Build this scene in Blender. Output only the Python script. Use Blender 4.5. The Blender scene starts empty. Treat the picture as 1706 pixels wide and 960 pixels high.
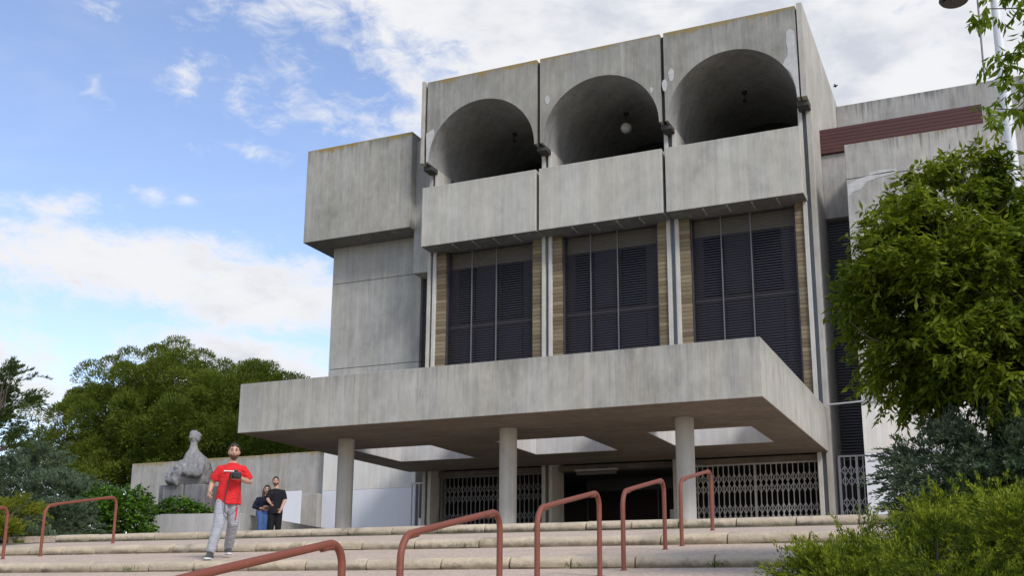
import bpy, bmesh, math, random
import numpy as np
from mathutils import Matrix, Vector
R = math.radians
rnd = random.Random(7)
rng = np.random.default_rng(7)
sc = bpy.context.scene
C = sc.collection

# ------------------------------------------------------------------ camera
cam = bpy.data.cameras.new('camera')
cam.sensor_fit = 'HORIZONTAL'; cam.sensor_width = 36.0
cam.lens = 36.0 * 1820.187 / 1706.0
cam.shift_y = (580.403 - 480.0) / 1706.0
cam.clip_start = 0.05; cam.clip_end = 3000
co = bpy.data.objects.new('camera', cam); C.objects.link(co)
rx = (0.912454, 0.409120, 0.006931); ux = (0.088004, -0.212760, 0.973133); fx = (-0.399603, 0.887329, 0.230138)
co.matrix_world = Matrix(((rx[0], ux[0], -fx[0], 0), (rx[1], ux[1], -fx[1], 0), (rx[2], ux[2], -fx[2], 0), (0, 0, 0, 1)))
sc.camera = co

# ------------------------------------------------------------------ sky, sun, exposure
SUN_EL, SUN_AZ = R(40), R(124)            # azimuth clockwise from +Y
sc.view_settings.view_transform = 'Standard'; sc.view_settings.look = 'None'
sc.view_settings.exposure = 0.22; sc.view_settings.gamma = 1.0
w = bpy.data.worlds.new('World'); sc.world = w; w.use_nodes = True


class NT:
    """small node-graph helper"""
    def __init__(self, tree):
        self.t = tree; self.n = tree.nodes; self.l = tree.links
    def new(self, typ, **kw):
        n = self.n.new(typ)
        for k, v in kw.items(): setattr(n, k, v)
        return n
    def put(self, sock, v):
        if hasattr(v, 'is_output'): self.l.new(v, sock)
        elif isinstance(v, (tuple, list)):
            sock.default_value = tuple(v) + ((1.0,) if len(v) == 3 and sock.type == 'RGBA' else ())
        else: sock.default_value = v
    def m(self, op, a, b=None, c=None, clamp=False):
        n = self.new('ShaderNodeMath', operation=op, use_clamp=clamp)
        self.put(n.inputs[0], a)
        if b is not None: self.put(n.inputs[1], b)
        if c is not None: self.put(n.inputs[2], c)
        return n.outputs[0]
    def noise(self, vec, scale, detail=3.0, rough=0.55, dist=0.0):
        n = self.new('ShaderNodeTexNoise')
        self.put(n.inputs['Vector'], vec); n.inputs['Scale'].default_value = scale
        n.inputs['Detail'].default_value = detail; n.inputs['Roughness'].default_value = rough
        n.inputs['Distortion'].default_value = dist
        return n.outputs['Fac']
    def scale(self, vec, s):
        n = self.new('ShaderNodeMapping'); self.put(n.inputs['Vector'], vec)
        n.inputs['Scale'].default_value = s
        return n.outputs[0]
    def mr(self, v, a, b, c=0.0, d=1.0, smooth=True):
        n = self.new('ShaderNodeMapRange')
        n.interpolation_type = 'SMOOTHSTEP' if smooth else 'LINEAR'
        self.put(n.inputs[0], v)
        for i, x in enumerate((a, b, c, d)): self.put(n.inputs[1 + i], x)
        return n.outputs[0]
    def mix(self, f, a, b, blend='MIX'):
        n = self.new('ShaderNodeMix', data_type='RGBA', blend_type=blend)
        self.put(n.inputs['Factor'], f); self.put(n.inputs['A'], a); self.put(n.inputs['B'], b)
        return n.outputs['Result']
    def sep(self, v):
        n = self.new('ShaderNodeSeparateXYZ'); self.put(n.inputs[0], v); return n.outputs
    def comb(self, x, y, z):
        n = self.new('ShaderNodeCombineXYZ')
        for i, v in enumerate((x, y, z)): self.put(n.inputs[i], v)
        return n.outputs[0]


def build_world():
    g = NT(w.node_tree); g.n.clear()
    out = g.new('ShaderNodeOutputWorld'); bg = g.new('ShaderNodeBackground')
    sky = g.new('ShaderNodeTexSky', sky_type='NISHITA')
    sky.sun_disc = False; sky.sun_elevation = SUN_EL; sky.sun_rotation = SUN_AZ
    sky.air_density = 1.0; sky.dust_density = 0.6; sky.ozone_density = 1.4
    tc = g.new('ShaderNodeTexCoord')
    x, y, z = g.sep(tc.outputs['Generated'])
    az = g.m('MULTIPLY', g.m('ARCTAN2', x, y), 57.2958)
    el = g.m('MULTIPLY', g.m('ARCSINE', z), 57.2958)
    # cloud masses: azimuth, elevation, half-widths in degrees, weight
    masses = [(-12, 31, 27, 9.5, 1.25), (8, 26, 16, 12, 1.2), (-4, 26.5, 15, 10, 1.3), (-27, 30.5, 14, 5.0, 0.85),
              (-47, 16.4, 9, 2.3, 1.0), (-36.5, 15.2, 6.5, 2.1, 1.05), (-51, 10.8, 6, 2.6, 1.1), (-39, 11.8, 7, 1.9, 1.15), (-62, 13, 14, 4, 1.0),
              (-43.6, 20.1, 1.3, .6, .62), (-42.0, 20.1, 1.0, .4, .5), (-46.9, 25.2, 1.2, 1.8, .42), (-42.6, 26.2, 1.8, 1.4, .36), (-39.3, 22.8, 2.2, .5, .42), (-48.5, 18.8, 4.0, 1.0, .6),
              (70, 25, 30, 16, 1.1), (120, 20, 24, 10, 1.0), (-100, 18, 24, 10, 1.1), (-150, 28, 30, 14, 1.0), (165, 40, 30, 14, 1.0), (40, 55, 40, 16, .9), (-90, 55, 40, 12, .7)]
    dens = None
    for a, e, ra, re, wt in masses:
        d = g.m('SQRT', g.m('ADD', g.m('POWER', g.m('MULTIPLY', g.m('SUBTRACT', az, a), 1.0 / ra), 2.0),
                            g.m('POWER', g.m('MULTIPLY', g.m('SUBTRACT', el, e), 1.0 / re), 2.0)))
        v = g.m('MULTIPLY', g.m('SUBTRACT', 1.35, d), wt)
        dens = v if dens is None else g.m('SMOOTH_MAX', dens, v, 0.15)
    p = g.comb(g.m('MULTIPLY', az, 0.11), g.m('MULTIPLY', el, 0.2), 0.0)
    n1 = g.noise(p, 1.0, 6.0, 0.58, 0.35)
    n2 = g.noise(g.scale(p, (4.2, 4.4, 1)), 1.0, 7.0, 0.66, 0.5)
    d2 = g.m('ADD', g.m('ADD', dens, g.m('MULTIPLY', g.m('SUBTRACT', n1, 0.5), 2.4)), g.m('MULTIPLY', g.m('SUBTRACT', n2, 0.5), 1.5))
    cov = g.mr(d2, 0.15, 1.0)
    # thin high veil over all of the sky
    veil = g.mr(g.noise(g.scale(p, (0.55, 1.0, 1)), 1.0, 5.0, 0.6, 0.6), 0.42, 0.85, 0.0, 0.20)
    cov = g.m('MAXIMUM', cov, veil)
    core = g.mr(d2, 0.55, 1.9)
    sh = g.noise(g.scale(p, (1.3, 1.7, 1)), 1.0, 4.0, 0.55)
    ccol = g.mix(g.m('MULTIPLY', core, g.mr(sh, 0.36, 0.60)), (7.75, 7.8, 8.0), (5.3, 5.6, 6.35))
    skyc = g.mix(1.0, sky.outputs[0], (2.05, 1.88, 1.95), 'MULTIPLY')
    col = g.mix(cov, skyc, ccol)
    g.put(bg.inputs['Color'], col); bg.inputs['Strength'].default_value = 0.10
    g.l.new(bg.outputs[0], out.inputs[0])


build_world()
sl = bpy.data.lights.new('sun', 'SUN'); sl.energy = 2.2; sl.angle = R(14); sl.color = (1.0, 0.96, 0.90)
so = bpy.data.objects.new('sun', sl); C.objects.link(so)
sd = Vector((math.sin(SUN_AZ) * math.cos(SUN_EL), math.cos(SUN_AZ) * math.cos(SUN_EL), math.sin(SUN_EL)))
so.rotation_euler = sd.to_track_quat('Z', 'Y').to_euler(); so.location = (30, -20, 60)

# ------------------------------------------------------------------ object helpers
def tag(o, label=None, cat=None, group=None, kind=None):
    for k, v in (('label', label), ('category', cat), ('group', group), ('kind', kind)):
        if v: o[k] = v
    return o


def link(o, parent=None):
    C.objects.link(o)
    if parent is not None:
        o.parent = parent
        o.matrix_parent_inverse = parent.matrix_world.inverted() if parent.type == 'EMPTY' and False else world_inv(parent)
    return o


def world_inv(p):
    m = p.matrix_basis.copy()
    if p.parent is not None:
        m = world_mat(p.parent) @ p.matrix_parent_inverse @ m
    return m.inverted()


def world_mat(p):
    if p.parent is None: return p.matrix_basis.copy()
    return world_mat(p.parent) @ p.matrix_parent_inverse @ p.matrix_basis


def empty(name, loc, rz=0.0):
    o = bpy.data.objects.new(name, None); o.location = loc; o.rotation_euler = (0, 0, rz)
    o.empty_display_size = 0.3
    C.objects.link(o)
    return o


def local(o, parent):
    """parent o so that its mesh is in the parent's own frame"""
    C.objects.link(o); o.parent = parent
    return o


class MB:
    def __init__(self): self.v = []; self.f = []
    def add(self, vs, fs):
        b = len(self.v); self.v += [tuple(map(float, p)) for p in vs]; self.f += [tuple(b + i for i in f) for f in fs]; return self
    def box(self, x0, x1, y0, y1, z0, z1):
        return self.add([(x0, y0, z0), (x1, y0, z0), (x1, y1, z0), (x0, y1, z0), (x0, y0, z1), (x1, y0, z1), (x1, y1, z1), (x0, y1, z1)],
                        [(0, 3, 2, 1), (4, 5, 6, 7), (0, 1, 5, 4), (1, 2, 6, 5), (2, 3, 7, 6), (3, 0, 4, 7)])
    def prism(self, poly, axis, a, b):
        """poly: 2D points; extruded along axis 'x' (poly=(y,z)), 'y' (poly=(x,z)) or 'z' (poly=(x,y))"""
        n = len(poly)
        def P(p, t):
            return {'x': (t, p[0], p[1]), 'y': (p[0], t, p[1]), 'z': (p[0], p[1], t)}[axis]
        vs = [P(p, a) for p in poly] + [P(p, b) for p in poly]
        fs = [tuple(range(n))[::-1], tuple(range(n, 2 * n))] + [(i, (i + 1) % n, n + (i + 1) % n, n + i) for i in range(n)]
        return self.add(vs, fs)
    def tube(self, pts, rad, n=10, caps=True):
        pts = [Vector(p) for p in pts]; k = len(pts)
        rad = rad if hasattr(rad, '__len__') else [rad] * k
        ref = None; rings = []
        for i, p in enumerate(pts):
            t = (pts[min(i + 1, k - 1)] - pts[max(i - 1, 0)]).normalized()
            if ref is None:
                ref = t.orthogonal().normalized()
            ref = (ref - t * ref.dot(t)).normalized(); bi = t.cross(ref)
            r = rad[i]; ra, rb = (r if hasattr(r, '__len__') else (r, r))
            rings.append([p + ref * (ra * math.cos(2 * math.pi * j / n)) + bi * (rb * math.sin(2 * math.pi * j / n)) for j in range(n)])
        vs = [q for rg in rings for q in rg]; fs = []
        for i in range(k - 1):
            for j in range(n):
                a, b = i * n + j, i * n + (j + 1) % n
                fs.append((a, b, b + n, a + n))
        if caps: fs += [tuple(range(n))[::-1], tuple((k - 1) * n + j for j in range(n))]
        return self.add(vs, fs)
    def loft(self, secs, n=20):
        """secs: (centre, rx, ry) horizontal elliptical sections, bottom to top or any path"""
        return self.tube([s[0] for s in secs], [(s[1], s[2]) for s in secs], n)
    def bar(self, p, q, wd, dp):
        """straight flat bar from p to q in the XZ plane, wd wide, dp deep along y"""
        p, q = Vector(p), Vector(q); t = (q - p).normalized(); s = Vector((t.z, 0, -t.x)) * (wd / 2); d = Vector((0, dp / 2, 0))
        vs = [p - s - d, p + s - d, p + s + d, p - s + d, q - s - d, q + s - d, q + s + d, q - s + d]
        return self.add(vs, [(0, 3, 2, 1), (4, 5, 6, 7), (0, 1, 5, 4), (1, 2, 6, 5), (2, 3, 7, 6), (3, 0, 4, 7)])
    def sphere(self, c, r, nu=20, nv=12, sc3=(1, 1, 1)):
        vs = []; fs = []
        for i in range(nv + 1):
            th = math.pi * i / nv
            for j in range(nu):
                ph = 2 * math.pi * j / nu
                vs.append((c[0] + r * sc3[0] * math.sin(th) * math.cos(ph), c[1] + r * sc3[1] * math.sin(th) * math.sin(ph), c[2] + r * sc3[2] * math.cos(th)))
        for i in range(nv):
            for j in range(nu):
                a, b = i * nu + j, i * nu + (j + 1) % nu
                fs.append((a, a + nu, b + nu, b))
        return self.add(vs, fs)
    def mesh(self, name, mat, bevel=0.0, smooth=False, segs=2, fix=True):
        me = bpy.data.meshes.new(name); me.from_pydata(self.v, [], self.f)
        if bevel or fix:
            bm = bmesh.new(); bm.from_mesh(me)
            if smooth: bmesh.ops.remove_doubles(bm, verts=bm.verts, dist=1e-5)
            bmesh.ops.recalc_face_normals(bm, faces=bm.faces)
            if bevel:
                ed = [e for e in bm.edges if len(e.link_faces) == 2 and e.calc_face_angle(0) > R(35)]
                bmesh.ops.bevel(bm, geom=ed, offset=bevel, segments=segs, affect='EDGES', profile=0.5)
            bm.to_mesh(me); bm.free()
        if mat: me.materials.append(mat)
        if smooth:
            me.polygons.foreach_set('use_smooth', [True] * len(me.polygons))
            me.set_sharp_from_angle(angle=R(40))
        me.update()
        return me
    def build(self, name, mat, parent=None, bevel=0.0, smooth=False, segs=2, kind=None, framed=False, fix=True):
        o = bpy.data.objects.new(name, self.mesh(name, mat, bevel, smooth, segs, fix))
        if framed: local(o, parent)
        else: link(o, parent)
        if kind: o['kind'] = kind
        return o


# ------------------------------------------------------------------ materials
MATS = {}
def mat(name):
    m = bpy.data.materials.new(name); m.use_nodes = True
    g = NT(m.node_tree); g.n.clear()
    out = g.new('ShaderNodeOutputMaterial'); b = g.new('ShaderNodeBsdfPrincipled')
    g.l.new(b.outputs[0], out.inputs[0])
    g.b = b; g.out = out
    return m, g


def bump(g, h, strength, dist):
    n = g.new('ShaderNodeBump'); g.put(n.inputs['Height'], h)
    n.inputs['Strength'].default_value = strength; n.inputs['Distance'].default_value = dist
    g.l.new(n.outputs[0], g.b.inputs['Normal'])


def concrete(name, base=(0.37, 0.36, 0.335), top=None, lichen=0.0, drip=0.0, horiz=False, contrast=1.0, white_runs=0.25):
    m, g = mat(name)
    pos = g.new('ShaderNodeNewGeometry').outputs['Position']
    x, y, z = g.sep(pos)
    u = g.m('ADD', x, g.m('MULTIPLY', y, 1.0))
    if horiz: st = g.scale(pos, (0.5, 5.0, 5.0)); board_c = y
    else: st = g.scale(pos, (9.0, 9.0, 0.40)); board_c = u
    streak = g.noise(st, 1.0, 5.0, 0.62, 0.1)
    fine = g.noise(g.scale(pos, (16, 16, 1.6) if not horiz else (2, 16, 16)), 1.0, 3.0, 0.6)
    blot = g.noise(pos, 0.55, 4.0, 0.55)
    grain = g.noise(pos, 38.0, 3.0, 0.6)
    bd = g.m('MULTIPLY', board_c, 7.5)
    wn = g.new('ShaderNodeTexWhiteNoise', noise_dimensions='1D'); g.put(wn.inputs['W'], g.m('FLOOR', bd))
    frac = g.m('FRACT', bd)
    seam = g.m('MULTIPLY', g.mr(frac, 0.0, 0.07, 1.0, 0.0), 1.0)
    f = g.m('ADD', g.m('MULTIPLY', g.m('SUBTRACT', streak, 0.5), 0.30 * contrast), g.m('MULTIPLY', g.m('SUBTRACT', blot, 0.5), 0.75 * contrast))
    f = g.m('ADD', f, g.m('MULTIPLY', g.m('SUBTRACT', fine, 0.5), 0.38 * contrast))
    midn = g.noise(g.scale(pos, (3.4, 3.4, 2.2)), 1.0, 5.0, 0.65)
    f = g.m('ADD', f, g.m('MULTIPLY', g.m('SUBTRACT', midn, 0.5), 0.55 * contrast))
    grime = g.mr(g.noise(g.scale(pos, (0.9, 0.9, 0.45)), 1.0, 6.0, 0.7, 0.4), 0.54, 0.74)
    f = g.m('SUBTRACT', f, g.m('MULTIPLY', grime, 0.20 * contrast))
    pits = g.mr(g.noise(pos, 13.0, 2.0, 0.5), 0.68, 0.76)
    f = g.m('SUBTRACT', f, g.m('MULTIPLY', pits, 0.16))
    f = g.m('ADD', f, g.m('MULTIPLY', g.m('SUBTRACT', grain, 0.5), 0.16))
    f = g.m('ADD', f, g.m('MULTIPLY', g.m('SUBTRACT', wn.outputs[0], 0.5), 0.12))
    f = g.m('SUBTRACT', f, g.m('MULTIPLY', seam, 0.05))
    f = g.m('ADD', f, 1.0)
    col = g.mix(1.0, base, g.comb(f, f, f), 'MULTIPLY')
    # slightly warm / cool patches
    tint = g.noise(g.scale(pos, (1.6, 1.6, 0.25)), 1.0, 3.0, 0.5)
    col = g.mix(g.mr(tint, 0.35, 0.7, 0.0, 0.45), col, g.mix(1.0, col, (1.05, 0.99, 0.88), 'MULTIPLY'))
    # lime runs
    run = g.m('MULTIPLY', g.mr(g.noise(g.scale(pos, (3.2, 3.2, 0.13)), 1.0, 4.0, 0.6), 0.60, 0.74), white_runs)
    col = g.mix(run, col, (0.56, 0.56, 0.54))
    if top is not None:
        d = g.m('SUBTRACT', top, z)
        if drip:
            ln = g.noise(g.scale(pos, (7.0, 7.0, 0.15)), 1.0, 5.0, 0.7)
            mask = g.m('MULTIPLY', g.mr(g.m('SUBTRACT', g.m('MULTIPLY', g.mr(g.m('ADD', g.m('MULTIPLY', ln, 0.55), g.m('MULTIPLY', blot, 0.45)), 0.38, 0.70), 1.05), d), -0.10, 0.85), drip, clamp=True)
            col = g.mix(mask, col, (0.10, 0.098, 0.085))
        if lichen:
            l1 = g.noise(g.scale(pos, (1.6, 1.6, 1.0)), 1.0, 5.0, 0.65)
            l2 = g.noise(pos, 11.0, 3.0, 0.6)
            lm = g.m('MULTIPLY', g.mr(g.m('SUBTRACT', g.m('ADD', g.m('MULTIPLY', l1, 1.0), g.m('MULTIPLY', l2, 0.35)), g.m('MULTIPLY', d, 1.25)), 0.47, 0.64), lichen, clamp=True)
            col = g.mix(lm, col, g.mix(l2, (0.34, 0.20, 0.035), (0.20, 0.19, 0.07)))
    g.put(g.b.inputs['Base Color'], col)
    g.b.inputs['Roughness'].default_value = 0.88
    g.b.inputs['Specular IOR Level'].default_value = 0.25
    h = g.m('ADD', g.m('MULTIPLY', grain, 0.5), g.m('MULTIPLY', fine, 0.8))
    h = g.m('SUBTRACT', h, g.m('MULTIPLY', seam, 0.5))
    bump(g, h, 0.35, 0.012)
    return m


def plain(name, col, rough=0.6, metal=0.0, var=0.12, nscale=6.0, bmp=0.0, island=0.0, objrand=0.0, spec=0.5):
    m, g = mat(name)
    pos = g.new('ShaderNodeNewGeometry').outputs['Position']
    n = g.noise(pos, nscale, 4.0, 0.6)
    f = g.m('ADD', 1.0 - var, g.m('MULTIPLY', n, 2 * var))
    if objrand:
        oi = g.new('ShaderNodeObjectInfo')
        f = g.m('MULTIPLY', f, g.m('ADD', 1.0 - objrand, g.m('MULTIPLY', oi.outputs['Random'], 2 * objrand)))
    c = g.mix(1.0, col, g.comb(f, f, f), 'MULTIPLY')
    g.put(g.b.inputs['Base Color'], c)
    g.b.inputs['Roughness'].default_value = rough; g.b.inputs['Metallic'].default_value = metal
    g.b.inputs['Specular IOR Level'].default_value = spec
    if bmp: bump(g, g.noise(pos, nscale * 4, 3.0, 0.6), bmp, 0.01)
    return m


def foliage(name, dark, light, yellow=None, trans=0.3, rough=0.55, clump=1.2):
    m, g = mat(name)
    geo = g.new('ShaderNodeNewGeometry')
    rp = geo.outputs['Random Per Island']
    n = g.noise(geo.outputs['Position'], clump, 3.0, 0.55)
    f = g.m('ADD', g.m('MULTIPLY', rp, 0.55), g.m('MULTIPLY', g.mr(n, 0.3, 0.7), 0.45))
    col = g.mix(f, dark, light)
    if yellow: col = g.mix(g.mr(rp, 0.86, 1.0, 0.0, 0.8), col, yellow)
    g.put(g.b.inputs['Base Color'], col); g.b.inputs['Roughness'].default_value = rough
    g.b.inputs['Specular IOR Level'].default_value = 0.12
    tr = g.new('ShaderNodeBsdfTranslucent'); g.put(tr.inputs['Color'], g.mix(1.0, col, (1.25, 1.3, 0.6), 'MULTIPLY'))
    mx = g.new('ShaderNodeMixShader'); mx.inputs[0].default_value = trans
    g.l.new(g.b.outputs[0], mx.inputs[1]); g.l.new(tr.outputs[0], mx.inputs[2]); g.l.new(mx.outputs[0], g.out.inputs[0])
    return m


def bark(name, col):
    m, g = mat(name)
    pos = g.new('ShaderNodeNewGeometry').outputs['Position']
    n = g.noise(g.scale(pos, (14, 14, 3)), 1.0, 4.0, 0.65)
    g.put(g.b.inputs['Base Color'], g.mix(n, tuple(c * 0.45 for c in col), tuple(c * 1.4 for c in col)))
    g.b.inputs['Roughness'].default_value = 0.9; bump(g, n, 0.8, 0.03)
    return m


M_CANOPY = concrete('canopy_concrete', (0.352, 0.347, 0.318), top=5.96, drip=0.42, white_runs=0.22)
M_PANEL = concrete('arch_concrete', (0.280, 0.276, 0.252), top=19.06, drip=0.55, lichen=0.75)
M_BALC = concrete('balcony_concrete', (0.415, 0.407, 0.372), top=14.9, drip=0.22, contrast=0.7)
M_BOX = concrete('box_concrete', (0.325, 0.320, 0.293), top=17.58, drip=0.7, lichen=0.9)
M_WALL = concrete('wall_concrete', (0.35, 0.345, 0.325), contrast=0.8)
M_FIN = concrete('fin_concrete', (0.46, 0.455, 0.43), contrast=0.7)
M_COL = concrete('column_concrete', (0.40, 0.40, 0.38), contrast=0.55)
M_WING = concrete('wing_concrete', (0.37, 0.36, 0.335), top=14.15, drip=1.25, lichen=0.7, contrast=1.15)
M_PARA = concrete('parapet_concrete', (0.33, 0.325, 0.31), top=18.78, drip=0.8)
M_UNDER_SHADE = concrete('shaded_underside', (0.175, 0.172, 0.168), contrast=1.2)  # same concrete on downward faces, overhang shade darkened into the colour
M_VAULT = concrete('vault_concrete', (0.29, 0.29, 0.29), contrast=1.3)
M_SKYL = concrete('skylight_paint', (0.56, 0.56, 0.55), contrast=0.6)
M_LINTEL = concrete('lintel_concrete', (0.33, 0.325, 0.31))
M_SIDE = concrete('side_concrete', (0.40, 0.385, 0.35), contrast=0.9)
M_GARDEN = concrete('garden_wall_concrete', (0.36, 0.345, 0.32), top=5.72, drip=0.45, lichen=0.7)
M_PLANTER = concrete('planter_concrete', (0.36, 0.365, 0.37), contrast=0.6, white_runs=0.1)
M_PATCH = plain('repair_mortar', (0.45, 0.45, 0.44), 0.9, var=0.3, nscale=5, bmp=0.3)
M_GAP = plain('joint_grey', (0.20, 0.225, 0.245), 0.7, var=0.15)
M_DARKGAP = plain('dark_joint', (0.05, 0.048, 0.045), 0.8)
M_LOUVRE = plain('louvre_brown', (0.046, 0.041, 0.050), 0.5, var=0.2, nscale=3)
M_GLASS = plain('dark_glass', (0.004, 0.004, 0.007), 0.18, var=0.05, spec=0.3)
M_TINT = plain('tinted_glass', (0.034, 0.031, 0.046), 0.35, var=0.1, spec=0.3)
M_BACK = plain('window_backing', (0.042, 0.038, 0.054), 0.6)
M_BACKTOP = plain('window_head_panel', (0.20, 0.175, 0.14), 0.6)
M_MULL = plain('mullion_metal', (0.125, 0.12, 0.125), 0.45)
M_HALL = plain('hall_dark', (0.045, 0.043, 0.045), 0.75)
M_TUBE = plain('tube_white', (0.65, 0.66, 0.66), 0.4)
M_GATE = plain('gate_paint', (0.42, 0.42, 0.43), 0.5, var=0.15)
M_GATE_SHADE = plain('gate_paint_shaded', (0.17, 0.17, 0.175), 0.5, var=0.15)  # same gate paint, with the left gate's deep shade put into the colour
M_RED = plain('red_cladding', (0.066, 0.021, 0.018), 0.65, var=0.25, nscale=2.5, objrand=0.12)
M_BLACK = plain('black_metal', (0.02, 0.02, 0.022), 0.4)
M_POLE = plain('pole_grey', (0.66, 0.68, 0.70), 0.35, metal=0.0)
M_GLOBE = plain('globe_opal', (0.72, 0.70, 0.66), 0.25, var=0.03)
M_SHEET = plain('white_sheet', (0.72, 0.74, 0.77), 0.5, var=0.04)
M_SOIL = plain('soil', (0.16, 0.115, 0.07), 0.95, var=0.4, nscale=5, bmp=0.6)


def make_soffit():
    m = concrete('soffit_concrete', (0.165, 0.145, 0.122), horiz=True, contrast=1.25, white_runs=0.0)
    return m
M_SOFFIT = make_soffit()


def make_white_tile():
    m, g = mat('white_tile')
    pos = g.new('ShaderNodeNewGeometry').outputs['Position']; x, y, z = g.sep(pos)
    n = g.noise(g.scale(pos, (3, 3, .8)), 1.0, 4.0, 0.6)
    fx_ = g.m('FRACT', g.m('MULTIPLY', g.m('ADD', x, y), 5.0)); fz = g.m('FRACT', g.m('MULTIPLY', z, 5.0))
    seam = g.m('MAXIMUM', g.mr(fx_, 0, .05, 1, 0), g.mr(fz, 0, .05, 1, 0))
    c = g.mix(n, (0.60, 0.62, 0.66), (0.69, 0.71, 0.745))
    c = g.mix(g.m('MULTIPLY', seam, 0.16), c, (0.3, 0.3, 0.3))
    g.put(g.b.inputs['Base Color'], c); g.b.inputs['Roughness'].default_value = 0.45
    return m
M_TILE = make_white_tile()
M_CREAM = concrete('cream_paint', (0.64, 0.63, 0.59), contrast=0.35, white_runs=0.0)


def make_brick():
    m, g = mat('tan_brick')
    pos = g.new('ShaderNodeNewGeometry').outputs['Position']
    oi = g.new('ShaderNodeObjectInfo')
    n = g.noise(g.scale(pos, (2.0, 2.0, 26.0)), 1.0, 4.0, 0.6)
    c = g.mix(oi.outputs['Random'], (0.120, 0.088, 0.052), (0.235, 0.190, 0.115))
    f = g.m('ADD', 0.72, g.m('MULTIPLY', n, 0.56))
    g.put(g.b.inputs['Base Color'], g.mix(1.0, c, g.comb(f, f, f), 'MULTIPLY')); g.b.inputs['Roughness'].default_value = 0.85
    bump(g, n, 0.4, 0.01)
    return m
M_BRICK = make_brick()


def make_stone():
    m, g = mat('nosing_stone')
    geo = g.new('ShaderNodeNewGeometry'); pos = geo.outputs['Position']
    oi = g.new('ShaderNodeObjectInfo')
    n1 = g.noise(pos, 1.6, 5.0, 0.6); n2 = g.noise(pos, 9.0, 4.0, 0.65); n3 = g.noise(pos, 70, 2, 0.5)
    c = g.mix(g.mr(n1, 0.3, 0.7), (0.43, 0.355, 0.25), (0.60, 0.505, 0.36))
    c = g.mix(g.m('MULTIPLY', oi.outputs['Random'], 0.55), c, (0.45, 0.395, 0.32))
    f = g.m('ADD', 0.75, g.m('ADD', g.m('MULTIPLY', n2, 0.35), g.m('MULTIPLY', n3, 0.15)))
    c = g.mix(1.0, c, g.comb(f, f, f), 'MULTIPLY')
    # dirt and moss that gathers low on the nosing and in patches (object space: the stone's own foot)
    tc = g.new('ShaderNodeTexCoord'); lz = g.sep(tc.outputs['Object'])[2]
    low = g.m('MULTIPLY', g.mr(g.m('SUBTRACT', g.m('MULTIPLY', n2, 0.17), lz), -0.02, 0.07), g.mr(n1, 0.30, 0.62, 0.15, 0.85))
    c = g.mix(low, c, (0.115, 0.10, 0.07))
    st = g.m('MULTIPLY', g.mr(g.noise(pos, 0.9, 5.0, 0.7), 0.56, 0.68), 0.72)
    c = g.mix(st, c, (0.17, 0.155, 0.11))
    g.put(g.b.inputs['Base Color'], c); g.b.inputs['Roughness'].default_value = 0.9; g.b.inputs['Specular IOR Level'].default_value = 0.2
    bump(g, g.m('ADD', g.m('MULTIPLY', n2, 1.0), g.m('MULTIPLY', n3, 0.5)), 0.8, 0.03)
    return m
M_STONE = make_stone()


def make_tread():
    m, g = mat('exposed_aggregate')
    pos = g.new('ShaderNodeNewGeometry').outputs['Position']
    v = g.new('ShaderNodeTexVoronoi'); g.put(v.inputs['Vector'], pos); v.inputs['Scale'].default_value = 34
    cell = g.sep(v.outputs['Color'])[0]
    n = g.noise(pos, 1.1, 4.0, 0.6); n2 = g.noise(pos, 12, 3, 0.6)
    c = g.mix(cell, (0.44, 0.33, 0.24), (0.68, 0.55, 0.42))
    c = g.mix(g.mr(v.outputs['Distance'], 0.25, 0.6, 0.0, 0.35), c, (0.26, 0.21, 0.17))
    f = g.m('ADD', 0.72, g.m('ADD', g.m('MULTIPLY', n, 0.36), g.m('MULTIPLY', n2, 0.2)))
    g.put(g.b.inputs['Base Color'], g.mix(1.0, c, g.comb(f, f, f), 'MULTIPLY')); g.b.inputs['Roughness'].default_value = 0.9
    bump(g, g.m('SUBTRACT', 1.0, v.outputs['Distance']), 0.6, 0.012)
    return m
M_TREAD = make_tread()


def make_rail():
    m, g = mat('red_brown_paint')
    pos = g.new('ShaderNodeNewGeometry').outputs['Position']
    n = g.noise(pos, 5, 4, 0.6); n2 = g.noise(pos, 32, 4, 0.7)
    c = g.mix(n, (0.155, 0.042, 0.024), (0.225, 0.066, 0.038))
    c = g.mix(g.m('MULTIPLY', g.mr(n2, 0.62, 0.74), 0.5), c, (0.33, 0.15, 0.10))
    rust = g.mr(g.noise(pos, 11, 5, 0.7), 0.60, 0.68)
    c = g.mix(g.m('MULTIPLY', rust, 0.7), c, (0.085, 0.035, 0.02))
    g.put(g.b.inputs['Base Color'], c); g.put(g.b.inputs['Roughness'], g.mr(n, 0.2, 0.8, 0.5, 0.72))
    return m
M_RAIL = make_rail()
M_GROUND = plain('earth_and_grass', (0.10, 0.10, 0.055), 0.95, var=0.45, nscale=1.5, bmp=0.6)
M_STATUE = concrete('statue_stone', (0.175, 0.175, 0.18), contrast=2.2, white_runs=0.35)

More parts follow.
